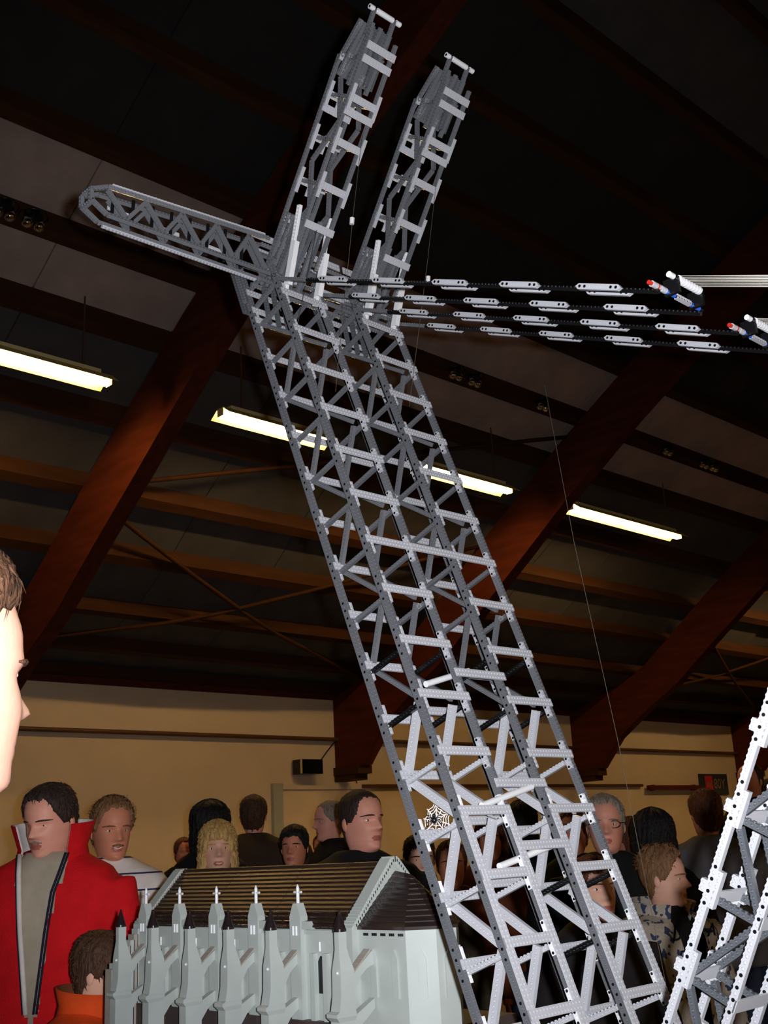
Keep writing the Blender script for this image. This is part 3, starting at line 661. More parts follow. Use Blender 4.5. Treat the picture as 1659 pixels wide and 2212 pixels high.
# piers with flying buttresses, and crossed pinnacles on the wall
PX = 1.53
ZP = 1.1306
def pier_parts(y, with_flyer=True):
    e = empty('buttress', (PX, y, ZB), ca); zs = -0.183+EYE; hy = 0.0095
    mb = MB(); mb.box(PX-0.009, PX+0.011, y-0.006, y+0.006, zs, -0.151+EYE); put('shaft', mb.mesh('shaft', 'old'), e)
    mb = MB(); mb.cyl((PX, y, -0.151+EYE), (PX, y, -0.146+EYE), 0.0128, n=14); mb.cyl((PX, y, -0.146+EYE), (PX, y, -0.121+EYE), 0.0120, 0.0038, n=14); mb.cyl((PX, y, -0.121+EYE), (PX, y, -0.112+EYE), 0.0038, 0.0020, n=10)
    put('spire', mb.mesh('spire', 'spire'), e)
    rg = [(0, -0.009, 0.012, 0.0062), (-0.010, -0.010, 0.014, 0.0072), (-0.036, -0.012, 0.022, 0.0120), (-0.080, -0.013, 0.022, 0.0120), (-0.106, -0.018, 0.022, 0.0125), (-0.110, -0.027, 0.022, 0.0145), (-0.116, -0.027, 0.022, 0.0145), (-0.124, -0.019, 0.022, 0.0120), (ZP-zs, -0.019, 0.022, 0.0120)]
    mb = MB(); vs = []; fs = []
    for z, xa, xb, w_ in rg: vs += [(PX+xa, y-w_, zs+z), (PX+xb, y-w_, zs+z), (PX+xb, y+w_, zs+z), (PX+xa, y+w_, zs+z)]
    for i in range(len(rg)-1):
        for q in range(4): fs.append((4*i+q, 4*i+4+q, 4*i+4+(q+1) % 4, 4*i+(q+1) % 4))
    fs += [(0, 1, 2, 3), tuple(len(vs)-4+q for q in (3, 2, 1, 0))]
    mb.add(vs, fs); put('pier', mb.mesh('pier', 'old'), e)
    mb = MB(); mb.ball((PX-0.0135, y-0.004, zs-0.040), 0.003, nu=8, nv=6); put('stud', mb.mesh('stud', 'wt'), e)
    if with_flyer:
        fy = 0.007
        top = [(PX+0.020, -0.230+EYE), (WX+0.002, -0.190+EYE)]
        arch = [(WX+0.002, -0.216+EYE), (WX-0.016, -0.222+EYE), (WX-0.032, -0.234+EYE), (PX+0.030, -0.254+EYE), (PX+0.020, -0.276+EYE)]
        mb = MB(); mb.prism(top+arch, 'y', y-fy, y+fy); put('flying_arch', mb.mesh('flying_arch', 'old'), e)
        n = 5
        for k in range(n):
            t0, t1 = k/n, (k+0.93)/n; xa, xb = PX+0.020+(WX-PX-0.026)*t0, PX+0.020+(WX-PX-0.026)*t1; za, zb_ = top[0][1]+0.040*t0, top[0][1]+0.040*t1
            mb = MB(); mb.prism([(xa, za-0.001), (xb, zb_-0.001), (xb, zb_+0.003), (xa, za+0.003)], 'y', y-fy-0.0015, y+fy+0.0015); put('coping', mb.mesh('coping', 'tanp'), e)
        low = [(PX+0.020, -0.303+EYE), (WX+0.002, -0.276+EYE), (WX+0.002, -0.294+EYE), (PX+0.042, -0.318+EYE), (PX+0.020, -0.345+EYE)]
        mb = MB(); mb.prism(low, 'y', y-fy, y+fy); put('lower_arch', mb.mesh('lower_arch', 'old'), e)
for y in (2.480, 2.343, 2.20, 2.06, 1.918, 1.71): pier_parts(y)
for y in (2.483, 2.342, 2.198, 2.055, 1.915):
    e = empty('pinnacle', (WX, y, ZE), ca); z0 = -0.104+EYE
    mb = MB(); mb.prism([(y-0.0055, z0), (y-0.017, z0-0.026), (y-0.017, ZB), (y+0.017, ZB), (y+0.017, z0-0.026), (y+0.0055, z0)], 'x', WX-0.014, WX+0.006); put('gablet', mb.mesh('gablet', 'old'), e)
    mb = MB(); mb.cyl((WX-0.004, y, z0-0.003), (WX-0.004, y, z0+0.030), 0.0038, n=10); mb.cyl((WX-0.004, y, z0+0.030), (WX-0.004, y, z0+0.037), 0.0038, 0.001, n=10)
    mb.cyl((WX-0.004, y-0.0115, z0+0.0215), (WX-0.004, y+0.0115, z0+0.0215), 0.0026, n=8); put('cross', mb.mesh('cross', 'wt'), e)
    for dy in (-0.005, 0.005):
        mb = MB(); mb.cyl((WX-0.015, y+dy, z0-0.062), (WX-0.015, y+dy, z0-0.044), 0.0025, n=8); put('colonnette', mb.mesh('colonnette', 'wt'), e)
    mb = MB(); mb.prism([(y-0.018, ZE-0.002), (y-0.050, ZE-0.002), (y-0.040, ZE+0.013), (y-0.018, ZE+0.013)], 'x', WX-0.012, WX-0.002); put('parapet', mb.mesh('parapet', 'old'), e)
    mb = MB(); mb.prism([(y-0.064, -0.205+EYE), (y-0.071, -0.215+EYE), (y-0.071, -0.275+EYE), (y-0.057, -0.275+EYE), (y-0.057, -0.215+EYE)], 'x', WX-0.0035, WX+0.001); put('window', mb.mesh('window', 'bk'), e)
    for dy in (-0.045, -0.083):
        mb = MB(); mb.box(WX-0.010, WX, y+dy-0.006, y+dy+0.006, ZB, -0.20+EYE); put('wall_rib', mb.mesh('wall_rib', 'old'), e)
    mb = MB(); mb.cyl((WX-0.004, y-0.064, -0.196+EYE), (WX-0.004, y-0.064, -0.178+EYE), 0.0028, n=8); put('finial', mb.mesh('finial', 'wt'), e)
# apse
ap = empty('apse', (CX, 1.6, ZB), ca)
AP = [(1.61, 1.75), (1.61, 1.615), (1.645, 1.568), (1.69, 1.558), (1.755, 1.612), (1.82, 1.69), (1.83, 1.75)]
for (xa, ya), (xb, yb) in zip(AP[:-1], AP[1:]):
    mb = MB(); d = Vector((xb-xa, yb-ya, 0)); n = Vector((d.y, -d.x, 0)).normalized()
    if n.dot(Vector(((xa+xb)/2-CX, (ya+yb)/2-1.65, 0))) < 0: n = -n
    mb.add([(xa, ya, ZB), (xb, yb, ZB), (xb-n.x*0.02, yb-n.y*0.02, ZB), (xa-n.x*0.02, ya-n.y*0.02, ZB), (xa, ya, ZE), (xb, yb, ZE), (xb-n.x*0.02, yb-n.y*0.02, ZE), (xa-n.x*0.02, ya-n.y*0.02, ZE)],
           [(0,3,2,1),(4,5,6,7),(0,1,5,4),(1,2,6,5),(2,3,7,6),(3,0,4,7)])
    put('apse_wall', mb.mesh('apse_wall', 'old'), ap)
    L = d.length; dd = d.normalized()
    for t in ([0.35, 0.78] if L > 0.1 else [0.5]):
        c = Vector((xa, ya, 0))+d*t
        mb = MB(); w_ = 0.008
        def lp(a, z, o): q = c+dd*a+n*o; return (q.x, q.y, z)
        zz0, zz1 = -0.275+EYE, -0.205+EYE; sh = [(-w_, zz0), (w_, zz0), (w_, zz1), (0, zz1+0.016), (-w_, zz1)]
        vs = [lp(a, z, 0.004) for a, z in sh]+[lp(a, z, -0.001) for a, z in sh]; k = len(sh)
        mb.add(vs, [tuple(range(k)), tuple(range(2*k-1, k-1, -1))]+[(i, (i+1) % k, k+(i+1) % k, k+i) for i in range(k)]); put('lancet', mb.mesh('lancet', 'wt' if False else 'old'), ap)
for q in range(5):
    for r_ in range(3):
        y = 1.728-0.024*q-0.005*r_; mb = MB(); mb.box(1.6085, 1.612, y-0.0016, y+0.0016, ZE-0.013, ZE-0.008); put('louvre', mb.mesh('louvre', 'bk'), ap)
    mb = MB(); mb.stud(1.612, 1.735-0.024*q, ZE, 0.0035, 0.003); mb.stud(1.612, 1.728-0.024*q, ZE, 0.0035, 0.003); put('eave_stud', mb.mesh('eave_stud', 'wt'), ap)
apx = (CX, 1.70, -0.058+EYE); ring = [(1.606, 1.747), (1.606, 1.613), (1.643, 1.564), (1.691, 1.554), (1.759, 1.609), (1.824, 1.688), (1.834, 1.747)]
gp = (CX, 1.747, -0.050+EYE)
NC2 = 10
for i in range(len(ring)-1):
    a, b_ = ring[i], ring[i+1]; e0 = gp if i == 0 else apx; e1 = gp if i == len(ring)-2 else apx
    if i == 0: e1 = apx
    if i == len(ring)-2: e0 = apx
    for k in range(NC2):
        t0, t1 = k/NC2, (k+1)/NC2
        def li(p, q, t, o): return (p[0]+(q[0]-p[0])*t, p[1]+(q[1]-p[1])*t, ZE+0.001+(q[2]-ZE-0.001)*t+o)
        mb = MB(); vs = [li(a, e0, t0, 0.003), li(b_, e1, t0, 0.003), li(b_, e1, t1, 0.001), li(a, e0, t1, 0.001), li(a, e0, t0, -0.003), li(b_, e1, t0, -0.003), li(b_, e1, t1, -0.003), li(a, e0, t1, -0.003)]
        mb.add(vs, [(0,1,2,3),(7,6,5,4),(0,4,5,1),(1,5,6,2),(2,6,7,3),(3,7,4,0)]); put('roof_course', mb.mesh('roof_course', 'apse_roof'), ap)

# ------------------------------------------------------------------ people
def skinmat(n, r, g, b): 
    m = mat(n, srgb(r, g, b), 0.5, 0.06, 14, 0.05, 120, spec=0.35); bs = m.node_tree.nodes['Principled BSDF']
    bs.inputs['Subsurface Weight'].default_value = 0.08; bs.inputs['Subsurface Radius'].default_value = (0.02, 0.008, 0.005); return m
M['skin'] = skinmat('skin_ruddy', 228, 158, 136); M['skin2'] = skinmat('skin_pale', 226, 172, 148); M['skin3'] = skinmat('skin_tan', 214, 140, 110)
M['lip'] = mat('lips', srgb(176, 96, 84), 0.45, 0.05, 30); M['eyew'] = mat('eye_white', srgb(220, 215, 205), 0.2, 0.02, 30); M['iris'] = mat('iris_dark', srgb(50, 40, 34), 0.15, 0.05, 30); M['teeth'] = mat('teeth', srgb(225, 215, 195), 0.3, 0.03, 40)
def hairmat(n, r, g, b, v=0.35):
    return mat(n, srgb(r, g, b), 0.62, v, 40, 0.6, 60, stretch=(3.0, 3.0, 0.6), spec=0.3)
for n, c in (('h_dark', (52, 38, 32)), ('h_brown', (78, 52, 36)), ('h_sand', (128, 92, 62)), ('h_grey', (140, 128, 116)), ('h_black', (24, 20, 22)), ('h_blond', (196, 158, 98)), ('h_red', (96, 52, 30))):
    M[n] = hairmat('hair_'+n[2:], *c)
def cloth(n, r, g, b, bump=0.15, bs=250, v=0.1): M[n] = mat('cloth_'+n, srgb(r, g, b), 0.85, v, 18, bump, bs, spec=0.2)
cloth('c_red', 214, 22, 30, 0.35); cloth('c_tee', 176, 164, 144); cloth('c_orange', 226, 78, 28); cloth('c_black', 22, 22, 24); cloth('c_navy', 30, 34, 52); cloth('c_brown', 66, 50, 36, 0.3); cloth('c_grey', 96, 92, 96); cloth('c_jeans', 52, 58, 78); cloth('c_dark', 38, 34, 36); cloth('c_yellow', 222, 190, 60); cloth('c_white', 226, 220, 214); cloth('c_rust', 120, 64, 40); cloth('c_camo', 64, 54, 40, 0.2, 60, 0.5)
def striped(name, base, line, pitch, wd):
    m = mat('cloth_'+name, base, 0.85, 0.05, 18, 0.12, 220, spec=0.2); nt = m.node_tree; N = nt.nodes; L = nt.links; b = N['Principled BSDF']
    old = b.inputs['Base Color'].links[0].from_socket
    tc = N.new('ShaderNodeTexCoord'); sx = N.new('ShaderNodeSeparateXYZ'); L.new(tc.outputs['Object'], sx.inputs[0])
    d = N.new('ShaderNodeMath'); d.operation = 'DIVIDE'; d.inputs[1].default_value = pitch; L.new(sx.outputs['Z'], d.inputs[0])
    fr = N.new('ShaderNodeMath'); fr.operation = 'FRACT'; L.new(d.outputs[0], fr.inputs[0])
    lt = N.new('ShaderNodeMath'); lt.operation = 'LESS_THAN'; lt.inputs[1].default_value = wd/pitch; L.new(fr.outputs[0], lt.inputs[0])
    mx = N.new('ShaderNodeMixRGB'); L.new(lt.outputs[0], mx.inputs['Fac']); L.new(old, mx.inputs['Color1']); mx.inputs['Color2'].default_value = tuple(line)+(1,); L.new(mx.outputs[0], b.inputs['Base Color'])
    M[name] = m
striped('c_stripe', srgb(232, 222, 216), srgb(48, 50, 84), 0.058, 0.006)
def knit(name):
    m = mat('cloth_'+name, srgb(178, 166, 152), 0.9, 0.08, 18, 0.4, 160, spec=0.15); nt = m.node_tree; N = nt.nodes; L = nt.links; b = N['Principled BSDF']
    old = b.inputs['Base Color'].links[0].from_socket
    tc = N.new('ShaderNodeTexCoord'); vo = N.new('ShaderNodeTexNoise'); vo.inputs['Scale'].default_value = 34; vo.inputs['Detail'].default_value = 1; L.new(tc.outputs['Object'], vo.inputs['Vector'])
    gt = N.new('ShaderNodeMath'); gt.operation = 'GREATER_THAN'; gt.inputs[1].default_value = 0.60; L.new(vo.outputs['Fac'], gt.inputs[0])
    mx = N.new('ShaderNodeMixRGB'); L.new(gt.outputs[0], mx.inputs['Fac']); L.new(old, mx.inputs['Color1']); mx.inputs['Color2'].default_value = srgb(62, 68, 96)+(1,); L.new(mx.outputs[0], b.inputs['Base Color'])
    M[name] = m
knit('c_knit')

HP = [(-0.34,.20,.27,.24),(-0.2,.19,.26,.23),(-0.08,.20,.24,.22),(0.0,.28,.22,.215),(0.03,.365,.22,.215),(0.07,.41,.225,.232),(0.14,.418,.24,.266),(0.22,.424,.27,.29),(0.30,.428,.31,.306),(0.40,.43,.37,.32),(0.50,.424,.41,.33),(0.60,.432,.435,.335),(0.70,.425,.447,.335),(0.80,.385,.432,.315),(0.88,.312,.382,.268),(0.95,.20,.27,.18),(0.985,.105,.15,.095),(1.0,.004,.004,.004)]
def hp(h):
    if h <= HP[0][0]: return HP[0][1:]
    for i in range(len(HP)-1):
        a, b = HP[i], HP[i+1]
        if a[0] <= h <= b[0]:
            t = (h-a[0])/(b[0]-a[0]); t = t if h > 0.9 else t*t*(3-2*t)*0.5+t*0.5
            return tuple(a[k]+(b[k]-a[k])*t for k in (1, 2, 3))
    return HP[-1][1:]
def G(x, s): return math.exp(-(x/s)**2)
def face_disp(x, h, o):
    ax = abs(x); d = 0.0
    if 0.33 < h < 0.57:
        amp = 0.118*((0.57-h)/0.19)**1.25 if h > 0.385 else 0.118*max(0, (h-0.33)/0.055)**0.7
        d += o.get('nose', 1.0)*amp*G(x, 0.048+0.03*max(0, (0.47-h)/0.1))
    d -= 0.034*G(ax-0.14, 0.075)*G(h-0.505, 0.042)
    d += 0.014*G(h-0.58, 0.03)*G(x, 0.26)
    d += 0.014*G(ax-0.18, 0.08)*G(h-0.36, 0.08)
    d += 0.022*G(h-0.243, 0.017)*G(x, 0.085)+0.024*G(h-0.195, 0.018)*G(x, 0.075)-0.014*G(h-0.219, 0.010)*G(x, 0.10)
    d += 0.022*G(h-0.085, 0.045)*G(x, 0.10)-0.012*G(h-0.15, 0.02)*G(x, 0.1)
    return d
HROWS = [-0.34, -0.26, -0.18, -0.10, -0.04, 0.0]+[0.02*k for k in range(1, 32)]+[0.65, 0.69, 0.73, 0.77, 0.81, 0.85, 0.885, 0.915, 0.945, 0.97, 0.988, 1.0]
NAZ = 56
AZ = []
for k in range(NAZ):
    s = (k+0.5)/NAZ*2-1; AZ.append(math.pi*(0.55*s+0.45*s*abs(s)))
def head_point(a, h, o, feat=True):
    F, B, S = hp(h); c = math.cos(a); q = math.sin(a)
    x = S*0.91*o.get('wide', 1.0)*q; y = (F if c > 0 else B)*0.94*c
    if h < 0: y -= 0.02
    if feat and c > 0: y += face_disp(x, h, o)*min(1, c*2.0)
    return Vector((x, y, h-0.5))
def noise1(seed):
    rr = random.Random(seed); t = [rr.uniform(-1, 1) for _ in range(97)]
    return lambda v: (lambda i, f: t[i % 97]*(1-f)+t[(i+1) % 97]*f)(int(math.floor(v)), v-math.floor(v))
def hairline(kind, a):
    d = abs(math.degrees(a))
    def pw(tab):
        for (d0, h0), (d1, h1) in zip(tab[:-1], tab[1:]):
            if d0 <= d <= d1: return h0+(h1-h0)*(d-d0)/(d1-d0)
        return tab[-1][1]
    if kind in ('bob',): return pw([(0, 0.66), (38, 0.64), (50, 0.40), (58, 0.04), (180, -0.08)])
    if kind in ('long', 'bun'): return pw([(0, 0.80), (40, 0.76), (62, 0.40), (75, 0.05), (180, -0.12)])
    if kind == 'bald': return pw([(0, 1.2), (60, 1.2), (78, 0.66), (88, 0.46), (105, 0.34), (130, 0.18), (180, 0.15)])
    if kind == 'fringe': return pw([(0, 0.76), (42, 0.74), (58, 0.60), (76, 0.46), (96, 0.44), (108, 0.30), (132, 0.14), (180, 0.10)])
    if kind == 'swept': return pw([(0, 0.84), (50, 0.82), (66, 0.78), (84, 0.72), (96, 0.55), (104, 0.42), (108, 0.30), (132, 0.16), (180, 0.12)])
    return pw([(0, 0.87), (30, 0.86), (48, 0.80), (58, 0.64), (76, 0.48), (96, 0.45), (108, 0.30), (132, 0.16), (180, 0.12)])
def remesh(mb, name, m, vox, cut=None, smooth=5):
    me = mb.mesh(name+'_raw', m); o = bpy.data.objects.new(name+'_raw', me); C.objects.link(o)
    r = o.modifiers.new('r', 'REMESH'); r.mode = 'VOXEL'; r.voxel_size = vox; r.use_smooth_shade = True
    s = o.modifiers.new('s', 'SMOOTH'); s.factor = 0.5; s.iterations = smooth
    dg = bpy.context.evaluated_depsgraph_get(); ev = o.evaluated_get(dg); out = bpy.data.meshes.new_from_object(ev)
    bpy.data.objects.remove(o, do_unlink=True); out.name = name
    if cut:
        bm = bmesh.new(); bm.from_mesh(out); bmesh.ops.delete(bm, geom=[f for f in bm.faces if cut(f.calc_center_median())], context='FACES'); bm.to_mesh(out); bm.free()
    out.materials.clear(); out.materials.append(M[m] if isinstance(m, str) else m)
    for p in out.polygons: p.use_smooth = True; p.material_index = 0
    return out
def loft(mb, rings, n=20):
    """rings: (z, half width, half depth, y offset)"""
    vs = []
    for z, s, d, yo in rings:
        for k in range(n):
            t = 2*math.pi*k/n; c, q = math.cos(t), math.sin(t); e = (abs(c)**2.6+abs(q)**2.6)**(-1/2.6)
            vs.append((s*c*e, yo+d*q*e, z))
    fs = []
    for i in range(len(rings)-1):
        for k in range(n): fs.append((i*n+k, i*n+(k+1) % n, (i+1)*n+(k+1) % n, (i+1)*n+k))
    fs += [tuple(range(n-1, -1, -1)), tuple(range((len(rings)-1)*n, len(rings)*n))]
    mb.add(vs, fs, 0, True)
def hand(mb, p, s, k):
    """palm with five bent fingers hanging from wrist p"""
    x, y, z = p
    mb.ball((x, y+0.004*k, z-0.045*k), 0.016*k, 0.038*k, 0.05*k, 10, 8)
    for q, (dy, L) in enumerate(((-0.028, 0.062), (-0.010, 0.075), (0.009, 0.080), (0.027, 0.072))):
        a = Vector((x, y+dy*k, z-0.082*k)); mb.tube([a, a+Vector((-s*0.006, 0.002, -L*0.5))*k, a+Vector((-s*0.02, 0.0, -L*0.95))*k], [0.0095*k, 0.0088*k, 0.0065*k], 8)
    a = Vector((x, y+0.03*k, z-0.03*k)); mb.tube([a, a+Vector((-s*0.010, 0.024, -0.028))*k, a+Vector((-s*0.014, 0.028, -0.058))*k], [0.012*k, 0.0105*k, 0.008*k], 8)
def person(label, hc, phi, pitch=0, hh=0.235, skin='skin', hair='short', hm='h_brown', top='c_dark', bottom='c_jeans', body_phi=None, seed=1, bulk=1.0, opts=None, cut=None, hair_t=None, arms=True, tilt=0, short_sleeves=False, detail=True, lean=(0, 0)):
    o = opts or {}; hh = hh*0.93
    X, Y, Z = hc; H = Z+hh*0.5; k = (H-hh)/(1.75-0.235-0.042)
    e = empty('person', (X, Y, 0), label=label, cat='person')
    bp = math.radians(body_phi if body_phi is not None else phi); ph = math.radians(phi)
    BM = Matrix.Translation((X+lean[0], Y+lean[1], 0)) @ Matrix.Rotation(bp-math.pi/2, 4, 'Z')
    HR = Matrix.Rotation(ph-bp, 4, 'Z') @ Matrix.Rotation(math.radians(tilt), 4, 'Y') @ Matrix.Rotation(math.radians(pitch), 4, 'X')
    LV = Matrix.Rotation(-(bp-math.pi/2), 3, 'Z') @ Vector((-lean[0], -lean[1], 0)); HC = LV+Vector((0, 0, Z)); PIV = LV+Vector((0, -0.03, Z-hh*0.42))
    def hw(v, wgt=1.0):     # head-local (units of head height) to body space
        p = v*hh+HC; q = PIV+(HR @ (p-PIV)); return p.lerp(q, wgt)
    mb = MB(); vs = []; nr = len(HROWS)
    for h in HROWS:
        wgt = 1.0 if h >= 0 else max(0.0, 1+h/0.34)
        for a in AZ: vs.append(hw(head_point(a, h, o), wgt)-LV*(0.8*(1-wgt)))
    # torso continues below the neck
    tors = [(0.94, 0.15, 0.10, 0), (1.06, 0.135, 0.095, 0), (1.25, 0.15, 0.10, 0), (1.38, 0.16, 0.09, -0.01), (1.43, 0.11, 0.07, -0.02), (1.465, 0.062, 0.06, -0.02)]
    tv = []
    for z, s_, d_, yo in tors:
        for a in AZ: tv.append(Vector((s_*k*math.sin(a), d_*k*math.cos(a)+yo, z*k)))
    allv = tv+vs; nt_ = len(tors)
    fs = []; mi = []
    for i in range(nt_+nr-1):
        for q in range(NAZ):
            fs.append((i*NAZ+q, i*NAZ+(q+1) % NAZ, (i+1)*NAZ+(q+1) % NAZ, (i+1)*NAZ+q))
            m_ = 0
            if i >= nt_:
                h = HROWS[i-nt_]+0.01; x = head_point(AZ[q], h, o, False).x
                if detail and 0.175 < h < 0.262 and abs(x) < 0.105-0.9*abs(h-0.22) and abs(AZ[q]) < 1: m_ = 1
            mi.append(m_)
    fs += [tuple(range(NAZ-1, -1, -1))]; mi.append(0)
    off = len(mb.v); mb.v += [tuple(v) for v in allv]
    for f, m_ in zip(fs, mi): mb.f.append(list(f)); mb.m.append(m_); mb.sm.append(True)
    for s in (-1, 1):
        n = 12; pts = []
        for j in range(7):
            for q in range(n):
                t = 2*math.pi*q/n; pz = (j/6-0.5)*2; rr = math.sqrt(max(0.02, 1-pz*pz))
                v = Vector((s*(0.302*o.get('wide', 1.0)+0.035*rr*(math.cos(t)*0.5+0.5)+0.016), -0.035+0.055*rr*math.sin(t)-0.012*pz, -0.055+0.105*pz))
                pts.append(hw(v))
        fe = []
        for j in range(6):
            for q in range(n): fe.append((j*n+q, j*n+(q+1) % n, (j+1)*n+(q+1) % n, (j+1)*n+q))
        mb.add(pts, fe, 0, True)
        if arms:
            sh = Vector((s*0.155*k, 0, 1.345*k)); el = Vector((s*0.238*k*bulk, 0.0, 1.12*k)); wr = Vector((s*0.24*k*bulk, 0.08*k, 0.90*k))
            mb.tube([sh, el, wr], [0.040*k, 0.034*k, 0.026*k], 10); hand(mb, wr, s, k)
    put('body', mb.mesh('body', [skin, 'lip']), e, BM)
    # eyes and brows
    if detail:
        for s in (-1, 1):
            ec = Vector((s*0.135, head_point(0.45*s, 0.505, o).y-0.030, 0.004)); eb = MB()
            eb.ball(ec, 0.056, 0.046, 0.030, 14, 10); eb.ball(ec+Vector((0, 0.018, 0)), 0.026, 0.030, 0.0265, 12, 8, mi=1)
            eb.v = [tuple(hw(Vector((v[0], v[1]-0.55*max(0, s*v[0]-0.125), v[2])))) for v in eb.v]
            put('eye', eb.mesh('eye', ['eyew', 'iris']), e, BM)
            eb = MB(); pts = []
            for q in range(7):
                v = ec+Vector((0.060*(q/3-1), 0.040-0.020*abs(q/3-1), 0.030*math.cos((q/3-1)*1.35))); v.y -= 0.55*max(0, s*v.x-0.125); pts.append(hw(v))
            eb.tube(pts, 0.010*hh, 6); put('eyelid', eb.mesh('eyelid', skin), e, BM)
            eb = MB(); pts = []
            for q in range(5):
                x = s*(0.06+0.045*q); a_ = math.asin(max(-1, min(1, x/0.305))); hz = 0.580+0.012*math.sin(q/4*math.pi)-0.004*q
                v = head_point(a_, hz, o); v.y += 0.006; pts.append(hw(v))
            eb.tube(pts, [0.008*hh, 0.014*hh, 0.015*hh, 0.012*hh, 0.006*hh], 6); put('eyebrow', eb.mesh('eyebrow', hm), e, BM)
    # hair shell
    if hair != 'none':
        T = hair_t if hair_t is not None else {'short': 0.05, 'buzz': 0.018, 'bald': 0.022, 'fringe': 0.055, 'bob': 0.075, 'long': 0.085, 'bun': 0.085, 'spiky': 0.02, 'curly': 0.085, 'swept': 0.06}[hair]
        n1, n2 = noise1(seed), noise1(seed+50); NA = 120
        hr = [-0.14+0.03*j for j in range(26)]+[0.645+0.02*j for j in range(18)]+[0.995, 1.0]
        pts = []; th = []
        for h in hr:
            for q in range(NA):
                a = -math.pi+2*math.pi*q/NA; hl = hairline(hair, a)+0.025*n2(q*0.45)
                m_ = max(0.0, min(1.0, (h-hl)/0.07)); t = T*(0.55+0.45*m_) if m_ > 0 else -0.02
                t *= (1+0.22*n1(q*0.9+h*4)+0.16*n2(q*0.5+h*13))
                if hair == 'spiky': t += max(0, (h-0.70))*0.42*(0.6+0.6*n1(q*1.9+h*22))*(1 if h < 0.985 else 0.8)
                if hair == 'curly': t += 0.03*n1(q*1.3+h*25)*m_
                v = head_point(a, max(h, -0.1) if h < 0 else h, o, False); v.z = h-0.5
                if hair in ('bob', 'long', 'bun') and h < 0.45:
                    F, B, S = hp(0.45); f_ = 0.985-0.10*max(0, 0.2-h); v = Vector((S*math.sin(a)*f_, (F*0.8 if math.cos(a) > 0 else B)*math.cos(a)*f_, h-0.5))
                dr = Vector((v.x, v.y, max(0, v.z)*0.9)).normalized() if v.length > 1e-4 else Vector((0, 0, 1))
                pts.append(hw(v+dr*t)); th.append(m_)
        fs = []
        for i in range(len(hr)-1):
            for q in range(NA):
                q2 = (q+1) % NA
                if max(th[i*NA+q], th[i*NA+q2], th[(i+1)*NA+q], th[(i+1)*NA+q2]) > 0: fs.append((i*NA+q, i*NA+q2, (i+1)*NA+q2, (i+1)*NA+q))
        hb = MB(); hb.add(pts, fs, 0, True); rr = random.Random(seed*7+1)
        ns = {'buzz': 0, 'bald': 0}.get(hair, 900) if detail else 0
        for _ in range(ns):
            i = rr.randrange(len(hr)-3); q = rr.randrange(NA)
            if th[i*NA+q] < 0.35 or (hair == 'spiky' and hr[i] < 0.62): continue
            p0 = pts[i*NA+q]; cen = hw(Vector((0, 0, 0.0))); outw = (p0-cen).normalized()
            nx = pts[max(0, i-4)*NA+(q+rr.choice((-3, -2, 2, 3))) % NA]; dn = (nx-p0)
            if dn.length < 1e-5: continue
            dn.normalize(); up = hair in ('spiky', 'curly')
            L = hh*rr.uniform(0.07, 0.15)*(0.8 if hair == 'curly' else 1); wv = 0.006*hh*rr.uniform(1.0, 2.2)
            d1 = (outw*(1.1 if up else 0.5)+dn*(0.35 if up else 1.0)).normalized(); d2 = (outw*(0.7 if up else -0.05)+dn).normalized()
            sd_ = d1.cross(outw if not up else dn).normalized()*wv; b0 = p0-outw*0.012*hh
            hb.add([b0-sd_, b0+sd_, b0+d1*L*0.55-sd_*0.8, b0+d1*L*0.55+sd_*0.8, b0+d1*L*0.55+d2*L*0.45, b0+d1*L*0.25+outw*wv*1.2], [(0, 5, 2), (5, 1, 3), (5, 3, 2), (2, 3, 4)], 0, False)
        put('hair', hb.mesh('hair', hm), e, BM)
    # clothes
    tp = MB(); b_ = bulk
    loft(tp, [(0.90*k, 0.172*k*b_, 0.122*k*b_, 0), (1.00*k, 0.170*k*b_, 0.120*k*b_, 0), (1.12*k, 0.165*k*b_, 0.118*k*b_, 0), (1.27*k, 0.178*k*b_, 0.124*k*b_, 0), (1.37*k, 0.19*k*b_, 0.112*k*b_, -0.005), (1.425*k, 0.175*k*b_, 0.09*k*b_, -0.012), (1.46*k, 0.115*k, 0.078*k, -0.018), (1.485*k, 0.078*k, 0.072*k, -0.018)])
    for s in (-1, 1):
        sh = Vector((s*0.175*k*b_, 0, 1.385*k)); el = Vector((s*0.245*k*b_, 0.0, 1.12*k)); wr = Vector((s*0.24*k*b_, 0.075*k, 0.92*k))
        if short_sleeves: tp.tube([sh, sh.lerp(el, 0.75)], [0.066*k*b_, 0.068*k*b_], 12)
        else: tp.tube([sh, el, wr], [0.066*k*b_, 0.058*k*b_, 0.046*k*b_], 12)
    put('top', remesh(tp, 'top', top, 0.016*k if detail else 0.022*k, cut), e, BM)
    tr = MB()
    for s in (-1, 1): tr.tube([(s*0.085*k, 0, 0.93*k), (s*0.09*k, 0.01, 0.5*k), (s*0.095*k, 0, 0.03)], [0.085*k, 0.068*k, 0.055*k], 12)
    tr.ball((0, 0, 0.92*k), 0.165*k, 0.11*k, 0.09*k)
    put('trousers', tr.mesh('trousers', bottom), e, BM)
    for s in (-1, 1):
        sb = MB(); sb.ball((s*0.095*k, 0.05*k, 0.04*k), 0.045*k, 0.13*k, 0.04*k, 12, 8); put('shoe', sb.mesh('shoe', 'c_black'), e, BM)
    return dict(e=e, BM=BM, hw=hw, k=k, hh=hh, o=o, H=H, HR=HR)
def child(pd, name, mb, m): return put(name, mb.mesh(name, m), pd['e'], pd['BM'])
